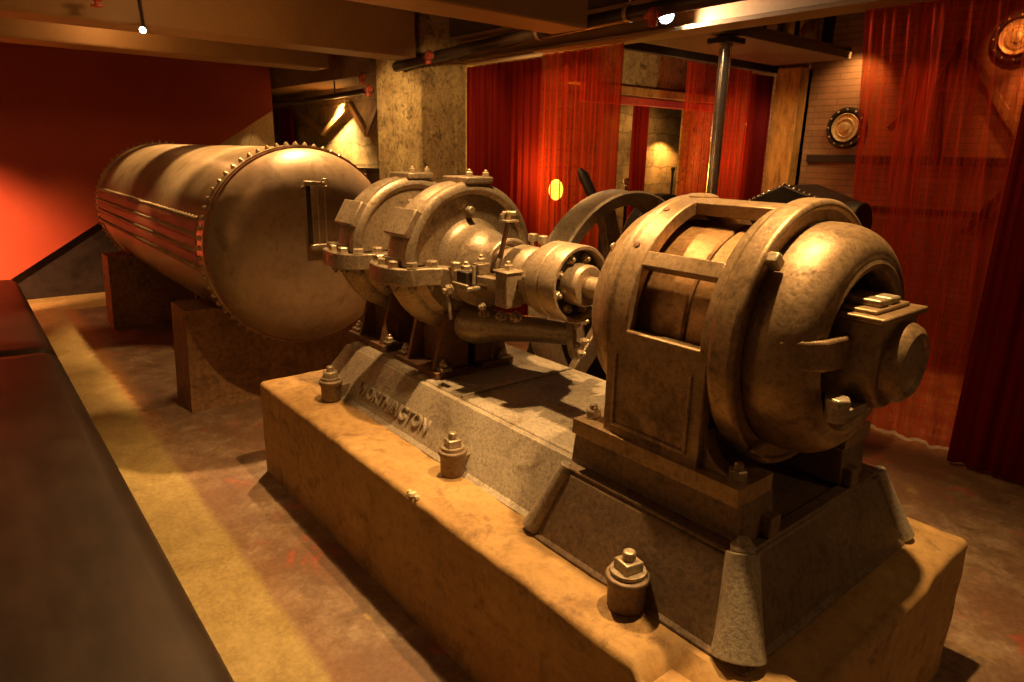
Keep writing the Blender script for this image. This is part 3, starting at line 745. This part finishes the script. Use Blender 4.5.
make_tank()
def saddle(x0,x1,lab,w0=-.09,w1=1.29,top=.665):
    R=TR+.006; m=MB(); pts=[(w0,0),(w1,0),(w1-.03,top)]
    a0=math.acos((top-TZ)/-(TR+.006)) # angle from straight down
    for k in range(25):
        a=a0-2*a0*k/24; pts.append((TY+R*math.sin(a), TZ-R*math.cos(a)))
    pts.append((w0+.03,top)); n=len(pts)
    vs=[(x0+(.0),y,z) for y,z in pts]+[(x1,y,z) for y,z in pts]
    m.add(vs,[tuple(range(n)),tuple(range(2*n-1,n-1,-1))]+[(i,(i+1)%n,n+(i+1)%n,n+i) for i in range(n)])
    tag(m.build('concrete_saddle', M['saddle'], smooth=25), lab, 'saddle', 'concrete saddles under the riveted tank')
saddle(-1.42,-1.07,'brown concrete saddle under the near end of the riveted tank')
saddle(-3.98,-3.66,'brown concrete saddle under the far end of the riveted tank')

# ------------------------------------------------------------------ leather bench
def make_bench():
    b=empty('leather_bench',(0,-1.2,0),'long black leather bench running along the left side of the aisle','bench')
    sec=[(-1.78,.10),(-1.78,.40)]
    prof=[(-.745,.14),(-.715,.17),(-.712,.30)]+[( -.80+.088*math.cos(a), .355+.095*math.sin(a)) for a in [k/8*PI/2 for k in range(9)]]+[(-1.0,.458),(-1.2,.452),(-1.5,.456),(-1.72,.452),(-1.78,.42),(-1.78,.14)]
    X=[-4.25]
    segs=[(-4.25,-1.455),(-1.45,4.0)]
    for (a,c) in segs:
        nx=int((c-a)*16); vs=[]; fs=[]; n=len(prof)
        for i in range(nx+1):
            x=a+(c-a)*i/nx; e=min(x-a,c-x); sq=1-.07*max(0,1-e/.05)**2
            for (y,z) in prof:
                dz=.004*noise.noise(Vector((x*3,y*6,z*3))) if z>.3 else 0
                vs.append((x, -1.25+(y+1.25)*(1-(1-sq)*.3), .14+(z-.14)*sq+dz))
        fs=[(i*n+j,i*n+(j+1)%n,(i+1)*n+(j+1)%n,(i+1)*n+j) for i in range(nx) for j in range(n)]+[tuple(range(n)),tuple((nx)*n+j for j in range(n-1,-1,-1))]
        MB().add(vs,fs).build('seat_cushion', M['leather'], b, smooth=50)
    MB().box(-4.22,4.0,-1.76,-.75,0,.15).build('bench_base', M['dark'], b)
    MB().tube([(-4.25+i*.4,-.722,.31) for i in range(21)],.006,8).build('piping', M['leather'], b)
make_bench()

# ------------------------------------------------------------------ flywheel machine behind
def make_flywheel():
    x0,y0,z0,R=.575,2.17,.755,.687
    f=empty('flywheel',(x0,y0,.0),'large spoked iron flywheel standing behind the coupling, before the red curtains','flywheel')
    A=AX(0,y0,z0)
    w=.20
    MB().lathe([(R-.085,x0-.02),(R-.075,x0),(R-.012,x0),(R,x0-.012),(R-.012,x0-.04),(R-.015,x0-w+.05),(R,x0-w+.02),(R-.01,x0-w),(R-.075,x0-w),(R-.085,x0-w+.02),(R-.06,x0-w+.05),(R-.06,x0-.05)],110,A,close=True).build('rim', M['cast'], f)
    for k in range(6):
        th=k*60+18; e0=ring_pt(x0-.07,th,.10,y0,z0); e1=ring_pt(x0-.07,th,R-.06,y0,z0)
        d=(e1-e0).normalized(); s=Vector((1,0,0)).cross(d)
        m=MB(); vs=[]
        for c,wd in ((e0,.075),(e1,.055)):
            for a,b_ in ((-.03,-wd),(.03,-wd),(.03,wd),(-.03,wd)): vs.append(c+Vector((a,0,0))+s*b_)
        m.add(vs,[(3,2,1,0),(4,5,6,7),(0,1,5,4),(1,2,6,5),(2,3,7,6),(3,0,4,7)])
        m.build('spoke', M['cast'], f, bevel=.01)
    MB().lathe([(.03,x0-.18),(.12,x0-.18),(.13,x0-.16),(.13,x0+.02),(.11,x0+.05),(.06,x0+.06)],48,A).build('hub', M['cast'], f)
    MB().lathe([(.05,x0-.75),(.05,x0+.12)],32,A).build('axle', M['steel'], f)
    # pedestal bearing behind the wheel
    m=MB().frustum((x0-.72,x0-.36,y0-.35,y0+.35),(x0-.66,x0-.42,y0-.13,y0+.13),0,z0-.04)
    m.build('bearing_pedestal', M['dark'], f, bevel=.02)
    MB().lathe([(.03,x0-.66),(.13,x0-.66),(.13,x0-.42),(.03,x0-.42)],40,A).build('pedestal_bearing', M['cast'], f, bevel=.01)
make_flywheel()
def far_wheel():
    x0,y0,z0,R=.18,3.0,.98,.40
    f=empty('belt_pulley',(x0,y0,0),'dark belt pulley half hidden behind the large flywheel','pulley')
    A=AX(0,y0,z0)
    MB().lathe([(R-.06,x0),(R,x0),(R,x0-.10),(R-.06,x0-.10)],72,A,close=True).build('rim',M['dark'],f,bevel=.008)
    for k in range(4):
        th=k*90+30; m=MB().tube([ring_pt(x0-.05,th,.04,y0,z0),ring_pt(x0-.05,th,R-.04,y0,z0)],.03,10); m.build('spoke',M['dark'],f)
    MB().lathe([(.02,x0+.04),(.08,x0+.04),(.08,x0-.14),(.02,x0-.14)],30,A).build('hub',M['dark'],f)
    MB().frustum((x0-.2,x0-.12,y0-.2,y0+.1),(x0-.2,x0-.12,y0-.06,y0+.03),0,z0).build('stand',M['dark'],f,bevel=.01)
far_wheel()
# slanting lever behind the flywheel
lv=empty('control_lever',(.2,2.75,0),'dark slanting lever rising behind the flywheel rim against the red curtain','lever')
MB().tube([(-.22,2.75,0),(-.22,2.75,1.10),(-.36,2.75,1.36)],.028,12,rs=[.035,.03,.03]).build('lever_post',M['dark'],lv)
MB().tube([(-.32,2.75,1.30),(-.46,2.75,1.49),(-.50,2.75,1.53)],.032,14,rs=[.04,.042,.02]).build('grip',M['dark'],lv)
# brass ball finials on a railing
for x,y,z,lab in ((-.582,3.4,1.42,'steel ball-topped post seen through the gap between the red curtains'),(-2.2,6.12,1.46,'thin dark stanchion standing before the lamp-lit stone of the room beyond')):
    s=empty('stanchion',(x,y,0),lab,'stanchion')
    MB().cyl((x,y,0),(x,y,z-.02),.013,n=12).cyl((x,y,0),(x,y,.02),.12,n=24).build('post',M['dark'],s)
    b=MB().lathe([(1e-4,z-.06),(.022,z-.055),(.012,z-.045),(.02,z-.03),(.012,z-.015)]+[(max(1e-4,.028*math.sin(a)),z+.012-.028*math.cos(a)) for a in [.4+k/8*(PI-.4) for k in range(9)]],20,Matrix.Translation((x,y,0)))
    b.build('ball_finial',M['chrome'] if y<4 else M['dark'],s)
# rod frames visible through the wheel
for x,y,lab in ((.35,2.95,'thin black rod seen through the flywheel spokes, nearer the pump'),(.62,2.75,'thin black rod seen through the flywheel spokes, nearer the motor')):
    r=MB().cyl((x,y,0),(x,y,.86),.010,n=10).cyl((x,y,0),(x,y,.015),.05,n=16); tag(r.build('floor_rod',M['dark']),lab,'rod','thin black rods behind the flywheel')
# gabled dark hood behind the motor, edged with rivets
def hood():
    h=empty('gabled_hood',(1.25,2.6,0),'dark peaked iron hood with a beaded edge, just behind the motor top','hood')
    m=MB(); poly=[(.98,0),(1.62,0),(1.62,1.36),(1.60,1.405),(1.285,1.505),(1.02,1.375),(.98,1.33)]
    n=len(poly); vs=[(x,2.6,z) for x,z in poly]+[(x,3.0,z) for x,z in poly]
    m.add(vs,[tuple(range(n)),tuple(range(2*n-1,n-1,-1))]+[(i,(i+1)%n,n+(i+1)%n,n+i) for i in range(n)])
    m.build('hood_body',M['dark'],h,bevel=.008)
    r=MB()
    for (a,b,k) in (((1.285,1.505),(1.02,1.375),9),((1.285,1.505),(1.60,1.405),10)):
        for i in range(k):
            x=a[0]+(b[0]-a[0])*i/k; z=a[1]+(b[1]-a[1])*i/k
            r.dome((x,2.61,z),(0,-.2,1),.009+.005*random.random(),.012,8,3)
    r.build('beaded_edge',M['chrome'],h)
hood()
w=empty('valve_wheel',(1.72,2.7,0),'dark round pulley on a stand behind the motor ring, by the sheer curtain','pulley')
MB().lathe([(.02,1.62),(.12,1.62),(.125,1.63),(.125,1.70),(.12,1.71),(.10,1.715),(.02,1.715)],48,AX(0,2.7,1.31)).build('wheel_disc',M['dark'],w,bevel=.004)
MB().box(1.64,1.72,2.66,2.74,0,1.25).build('stand',M['dark'],w,bevel=.006)

# ------------------------------------------------------------------ curtains
def curtain(name, mat, a, b, z0, z1, folds, amp, label, group='red curtains hung across the room', seed=0, flare=0.0, taper=0.0):
    a=Vector(a); b=Vector(b); d=(b-a); L=d.length; d.normalize(); nrm=Vector((-d.y,d.x)); n=max(40,int(folds*12)); nz=14
    rnd=random.Random(seed); ph=[rnd.random()*6 for _ in range(4)]
    vs=[];fs=[]
    for j in range(nz+1):
        t=j/nz; z=z0+(z1-z0)*t
        for i in range(n+1):
            u=i/n; base=u*L*(1+ (flare*(1-t)) )
            ww=u*folds*2*PI
            off=amp*(math.sin(ww+ph[0]+.6*math.sin(ww*.23+ph[1]))*(.6+.4*math.sin(ww*.11+ph[2]))+.35*math.sin(ww*2.1+ph[3]))*(.65+.35*(1-t))
            q=a+d*base+nrm*off + d*(taper*(1-t))
            vs.append((q.x,q.y,z))
    for j in range(nz):
        for i in range(n): k=j*(n+1)+i; fs.append((k,k+1,k+n+2,k+n+1))
    me=MB().add(vs,fs)
    o=me.build(name,mat,None,smooth=180)
    tag(o,label,'curtain',group); return o
curtain('drape',M['drape'],(-2.68,3.22),(-1.53,3.22),.02,2.47,11,.045,'dark red gathered drape beside the stone column',seed=1)
curtain('sheer_curtain',M['sheer'],(-1.50,3.22),(-.53,3.22),.02,2.495,9,.03,'sheer red curtain glowing with a yellow lamp, left of the curtain gap',seed=2)
curtain('sheer_curtain',M['sheer'],(-.66,4.22),(-.66,5.25),.02,2.46,9,.03,'sheer red curtain hanging behind the polished steel post',seed=3)
curtain('drape',M['drape'],(-.66,5.29),(-.66,5.62),.02,2.44,7,.04,'dark red drape beside the yellow timber post',seed=4)
curtain('sheer_curtain',M['sheer'],(1.30,3.25),(3.3,3.25),.02,2.495,15,.028,'wide sheer red curtain behind the motor bearing, brick wall showing through',seed=5,taper=.22)
curtain('drape',M['drape'],(2.22,3.08),(3.6,3.08),.02,2.495,10,.032,'dark red drape at the right edge, reaching the floor',seed=6,taper=-.0)
curtain('drape',M['drape'],(-7.55,3.1),(-7.0,3.1),.02,2.2,6,.03,'narrow dark red drape beyond the tank in the far alcove',seed=7)
curtain('drape',M['drape'],(-2.0,5.06),(-2.0,5.34),.02,2.2,4,.025,'narrow dark red drape inside the room beyond the gap',seed=8)

# ------------------------------------------------------------------ right side furnishing
pst=empty('steel_post',(.13,3.6,0),'round polished steel post under the girder, catching a bright highlight','post')
MB().cyl((.13,3.6,.02),(.13,3.6,2.46),.045,n=40).build('post_tube',M['chrome'],pst)
MB().box(.03,.23,3.5,3.7,2.46,2.50).box(.03,.23,3.5,3.7,0,.02).build('cap_plate',M['dark'],pst,bevel=.003)
tag(MB().box(-.53,-.27,5.60,5.69,0,2.95).box(-.53,-.27,5.47,5.69,0,2.50).build('timber_post',M['wood'],bevel=.015),'rough yellow timber post in the corner between drape and brick wall','post')
pf=empty('loft_platform',(-.1,4.6,2.5),'dark wooden loft platform hanging over the brick wall','platform')
MB().box(-.55,.20,3.35,5.44,2.52,2.58).build('deck',M['board'],pf,bevel=.004)
MB().box(.14,.20,3.35,5.44,2.58,2.61).box(-.55,.20,5.38,5.44,2.58,2.62).build('edge_board',M['board'],pf,bevel=.003)
for i,(x,y,h) in enumerate(((.02,4.1,.25),(.05,4.5,.30),(-.05,4.9,.22),(.08,5.2,.28),(0,4.3,.2))):
    c=MB().cyl((x,y,2.59),(x,y,2.58+h),.05 if i%2 else .02,n=18).cyl((x,y,2.582),(x,y,2.60),.06,n=18)
    tag(c.build('iron_canister' if i%2 else 'iron_rod',M['dark'] if i!=1 else M['bolt'],bevel=.004),'dark iron fitting stored on the loft platform above the brick wall','fitting','fittings stored on the loft platform')
# bracing on brick wall
br=empty('wall_brace',(.9,5.6,1.6),'dark iron bracing crossing the brick wall behind the sheer curtain','brace')
def flat(a,b,w,mat,par,name,y=5.62,th=.03):
    a=Vector((a[0],0,a[1]));b=Vector((b[0],0,b[1]));d=(b-a).normalized();s=Vector((-d.z,0,d.x))*w/2
    vs=[]
    for yy in (y,y+th): vs+=[tuple((q+Vector((0,yy,0)))) for q in (a-s,b-s,b+s,a+s)]
    MB().add(vs,[(3,2,1,0),(4,5,6,7),(0,1,5,4),(1,2,6,5),(2,3,7,6),(3,0,4,7)]).build(name,mat,par,bevel=.004)
flat((.55,1.915),(.90,2.29),.05,M['dark'],br,'brace_bar')
flat((.90,2.27),(1.03,2.62),.05,M['dark'],br,'brace_bar')
flat((.92,2.22),(1.00,1.68),.045,M['dark'],br,'brace_bar')
flat((.98,2.60),(1.20,2.36),.045,M['dark'],br,'brace_bar')
flat((1.16,2.415),(1.62,1.79),.05,M['beam'],br,'brace_bar')
flat((1.30,1.05),(1.75,1.75),.05,M['dark'],br,'brace_bar')
flat((.2,1.2),(2.2,1.22),.05,M['dark'],br,'brace_bar')
def medallion(x,z,lab,R=.19):
    m=empty('wall_medallion',(x,5.7,z),lab,'medallion','round brass medallions on the brick wall')
    A=Matrix.Translation((x,5.70,z))@Matrix.Rotation(PI/2,4,'X')
    MB().lathe([(R,0),(R,.03),(R*.94,.05),(R*.80,.05),(R*.76,.03),(.02,.03)],56,A).build('rim',M['dark'],m)
    MB().lathe([(R*.66,.02),(R*.70,.045),(R*.66,.058),(R*.60,.050),(R*.48,.048),(R*.45,.056),(R*.40,.056),(R*.37,.048),(R*.24,.050),(R*.20,.062),(.01,.068)],48,A).build('brass_face',M['brass'],m)
    r=MB()
    for k in range(12):
        a=k*PI/6; r.dome(A@Vector((R*.87*math.cos(a),R*.87*math.sin(a),.05)),(0,-1,0),.010,.008,8,3)
    r.build('rivet_ring',M['brass'],m)
medallion(.14,1.935,'round brass medallion on the brick wall left of the sheer curtain')
medallion(1.40,2.60,'round brass medallion high on the brick wall at the right edge, seen through the curtain')

# ------------------------------------------------------------------ alcove behind the tank: pipe, truss
tag(MB().tube([(-8.3,2.65,2.20),(-6,2.66,2.23),(-3.70,2.68,2.27)],.032,14).cyl((-7.6,2.655,2.22),(-7.6,2.655,2.43),.010,n=8).cyl((-4.6,2.67,2.26),(-4.6,2.67,2.43),.010,n=8).build('alcove_pipe',M['pipe']),'thin dark pipe running above the lit stone alcove behind the tank','pipe')
tr=empty('wall_truss',(-5.8,3.15,1.9),'brown steel truss bracing on the lit stone wall behind the tank','truss')
for a,b in (((-7.2,2.26),(-6.05,1.85)),((-6.05,1.85),(-5.2,2.2)),((-5.2,2.2),(-4.75,1.82)),((-4.75,1.82),(-4.35,2.25))):
    flat(a,b,.07,M['beam'],tr,'truss_bar',3.13,.04)
shelf=MB().box(-5.3,-4.3,2.88,3.15,1.36,1.42).box(-5.3,-5.2,2.93,3.15,0,1.36).box(-4.4,-4.3,2.93,3.15,0,1.36)
tag(shelf.build('stone_ledge',M['block'],bevel=.01),'stone ledge on the alcove wall behind the tank end','ledge')
st=MB().tube([(-5.49,1.93,1.66),(-5.46,1.93,1.72),(-5.44,1.95,1.80)],.02,10,rs=[.03,.022,.016]).dome((-5.44,1.95,1.80),(0,0,1),.03,.03,12,5)
st.box(-5.5,-5.40,1.87,1.99,1.60,1.66)
tag(st.build('small_statuette',M['chip'],bevel=.003),'small pale statuette under the slope of the red stair wall','statuette')

# ------------------------------------------------------------------ overhead pipes, sprinkler, lamps
op=empty('overhead_pipe',(-2.8,2.66,2.55),'thick black pipe running beneath the ceiling beam ends','pipe')
MB().tube([(-3.05,2.62,2.455),(-2.0,2.72,2.53),(-1.0,2.76,2.57),(.5,2.78,2.60),(3.2,2.78,2.62)],.050,20).build('main_pipe',M['pipe'],op)
MB().tube([(-2.2,2.88,2.60),(-.5,2.88,2.63),(3.2,2.88,2.66)],.022,12).build('conduit',M['steel'],op)
for x,z in ((-1.02,2.57),(-.1,2.59)):
    MB().lathe([(.052,-.018),(.058,-.018),(.058,.018),(.052,.018)],28,Matrix.Translation((x,2.76,z))@Matrix.Rotation(PI/2,4,'Y'),close=True).box(x-.006,x+.006,2.755,2.765,z+.055,2.95).build('hanger',M['steel'],op)
def redvalve(x,y,z,lab):
    v=empty('red_valve',(x,y,z),lab,'valve','red enamelled valves on the overhead pipe')
    MB().dome((x,y,z),(0,0,1),.04,.05,14,5).cyl((x,y,z-.07),(x,y,z+.02),.030,n=16).cyl((x-.06,y,z),(x+.06,y,z),.022,n=14).build('valve_body',M['redpaint'],v,bevel=.004)
    MB().lathe([(.040,0),(.046,.004),(.040,.008),(.034,.004)],20,Matrix.Translation((x+.06,y-.02,z))@Matrix.Rotation(PI/2,4,'Y'),close=True).build('hand_wheel',M['rust'],v)
redvalve(-3.72,2.58,2.40,'red valve beside the top of the stone column')
redvalve(-3.66,2.62,2.27,'lower red valve at the column edge above the alcove pipe')
redvalve(-2.42,2.60,2.50,'red valve on the pipe at the right edge of the stone column')
redvalve(.20,2.66,2.53,'red valve on the overhead pipe near the bright spotlight')
def spot_lamp(x,y,z,lab,mat,r=.03,d=(.4,-.3,-1)):
    s=empty('spotlight_lamp',(x,y,z),lab,'lamp','small spotlights under the ceiling')
    dv=Vector(d).normalized(); c=Vector((x,y,z))
    MB().cyl(c-dv*.09,c-dv*.004,r*.8,r*1.25,n=24).cyl(c-dv*.08,(x,y,2.95),.008,n=8).build('lamp_can',M['dark'],s)
    MB().dome(c-dv*.003,dv,r,.014,20,4).build('bulb',mat,s)
spot_lamp(-2.53,.21,2.46,'small greenish-white spotlight under the ceiling before the red wall',M['bulb_white'],.022,(1,-.4,-.25))
spot_lamp(.06,2.97,2.575,'bright white spotlight hanging beside the steel girder',M['bulb_cool'],.05,(.55,-.4,-.6))
sp=MB().cyl((-2.85,-.09,2.5),(-2.85,-.09,2.47),.045,n=20).cyl((-2.85,-.09,2.47),(-2.85,-.09,2.44),.012,n=10)
MBs=empty('glow_lamp',(-1.62,3.55,0),'yellow glowing floor lamp behind the sheer red curtain','lamp')
MB().cyl((-1.62,3.55,0),(-1.62,3.55,1.2),.012,n=10).cyl((-1.62,3.55,0),(-1.62,3.55,.02),.12,n=24).build('lamp_stand',M['dark'],MBs)
MB().lathe([(max(1e-4,.07*math.sin(k/12*PI)),1.30-.10*math.cos(k/12*PI)) for k in range(13)],24,Matrix.Translation((-1.62,3.55,0))).build('glowing_globe',M['bulb_yellow'],MBs)
b2=empty('wall_lamp',(-.95,5.62,1.98),'tiny white lamp glinting through the sheer curtain','lamp')
MB().dome((-.85,5.60,1.98),(0,-1,0),.035,.035,16,5).build('bulb',M['bulb_cool'],b2)
MB().cyl((-.85,5.70,1.98),(-.85,5.60,1.98),.03,n=16).build('lamp_base',M['dark'],b2)
tag(MB().lathe([(.05,2.5),(.05,2.488),(.015,2.48),(.012,2.455),(.04,2.452),(.04,2.446),(.008,2.44)],24,Matrix.Translation((-2.40,-.087,.115))).build('ceiling_sprinkler',M['redpaint']),'small red sprinkler head under the ceiling beam at upper left','sprinkler')

# ------------------------------------------------------------------ lights
WARM=(1,.60,.24); AMB=(1,.50,.16); RED=(1,.30,.10)
def spot(loc, tgt, power, size, blend=.4, col=WARM, rad=.03):
    l=bpy.data.lights.new('spot','SPOT'); l.energy=power; l.spot_size=math.radians(size); l.spot_blend=blend; l.color=col; l.shadow_soft_size=rad
    o=bpy.data.objects.new('spot_light',l); COL.objects.link(o); o.location=loc
    o.rotation_euler=(Vector(tgt)-Vector(loc)).to_track_quat('-Z','Y').to_euler(); return o
def point(loc,power,col=AMB,rad=.05):
    l=bpy.data.lights.new('point','POINT'); l.energy=power; l.color=col; l.shadow_soft_size=rad
    o=bpy.data.objects.new('point_light',l); COL.objects.link(o); o.location=loc; return o
spot((2.40,.62,2.85),(2.40,.60,.8),330,84,.5)                # above the motor
spot((1.25,.42,2.85),(1.1,.45,.8),330,88,.5)
spot((.25,.38,2.85),(.55,.45,.8),80,60,.5)                   # above the pump
spot((-.95,.85,2.85),(-.95,.65,.8),560,64,.6)                 # above the tank head
spot((-1.75,.45,2.85),(-1.8,.5,.8),420,44,.5)
spot((-3.45,.5,2.85),(-3.3,.5,.8),380,50,.5)
spot((-2.2,-.30,2.45),(-2.2,-.42,0),110,40,.4)               # aisle strip
spot((.1,-.95,2.85),(.1,-.75,0),22,40,.8)
spot((-4.6,-.2,2.45),(-4.95,-.1,0),60,60,.6)
spot((-4.38,-2.05,.80),(-5.5,-1.85,.40),620,118,.30,(1,.45,.20),.03)       # red wall wash
spot((-5.50,3.03,2.26),(-5.50,3.3,1.60),520,112,.8,(1,.62,.2))              # alcove
point((-5.0,2.9,2.1),4)
spot((-3.0,1.4,2.45),(-3.2,2.7,1.9),110,60,.8)                 # column
spot((-1.3,2.2,2.45),(-2.7,2.95,1.9),50,60,.8)
point((-1.62,3.50,1.47),34,(1,.55,.08),.06)
spot((-3.72,8.0,1.85),(-3.95,8.0,1.2),60,140,.5,(1,.45,.10))
spot((-3.2,7.2,2.6),(-3.95,7.4,1.2),60,110,1,(1,.5,.14))
point((-2.4,5.6,1.9),16)
spot((-.2,4.0,1.9),(-1.2,4.2,2.5),16,70,.8)
spot((.18,2.97,2.50),(.13,3.6,2.0),14,60,.6,(1,.85,.6))
spot((-.1,4.6,1.0),(-.15,4.6,2.5),10,100,.8)
point((-3.0,4.4,1.9),16)
spot((-.1,4.3,2.3),(-.9,5.3,1.2),35,90,.8)
spot((.28,5.42,2.62),(.15,5.7,2.2),22,100,.8)
spot((1.45,5.25,2.88),(1.40,5.7,2.58),30,50,.8)
point((-.95,5.0,1.6),9,AMB,.05)
spot((.25,4.6,2.35),(-.40,5.5,1.7),24,60,.9)
spot((-4.7,1.75,1.9),(-5.5,1.95,1.62),12,24,.7)
spot((1.62,5.35,2.62),(1.52,5.7,2.1),40,50,.9)
spot((1.5,4.9,2.9),(1.5,5.7,.6),14,90,.8)
spot((1.9,4.0,2.7),(1.7,4.0,0),230,44,.6)
spot((.6,2.3,2.8),(.6,2.6,0),110,70,.6)
spot((.10,2.97,2.535),(.7,3.18,2.60),60,120,.8,(1,.75,.5))
spot((-1.2,2.1,2.7),(-1.2,3.2,1.3),75,90,.8,AMB)
spot((1.5,2.4,2.85),(1.45,3.2,1.4),60,70,.8,AMB)
point((-1.6,.3,2.72),13,AMB,.06)                              # unseen points added between the beams to brighten their sides
point((-3.75,.2,2.72),10,AMB,.06)
point((.4,-.6,2.75),13,AMB,.06)
spot((4.5,1.5,2.6),(2.85,.8,.2),26,45,.7)
point((1.0,-2.0,1.6),12,AMB,.3)                              # unseen warm fill added behind the bench
W=bpy.data.worlds.new('room_ambient'); W.use_nodes=True; bg=W.node_tree.nodes['Background']; bg.inputs[0].default_value=(1,.46,.16,1); bg.inputs[1].default_value=.085
SC.world=W
vs=SC.view_settings; vs.view_transform='Standard'; vs.look='None'; vs.exposure=0.0; vs.gamma=1; vs.use_curve_mapping=False
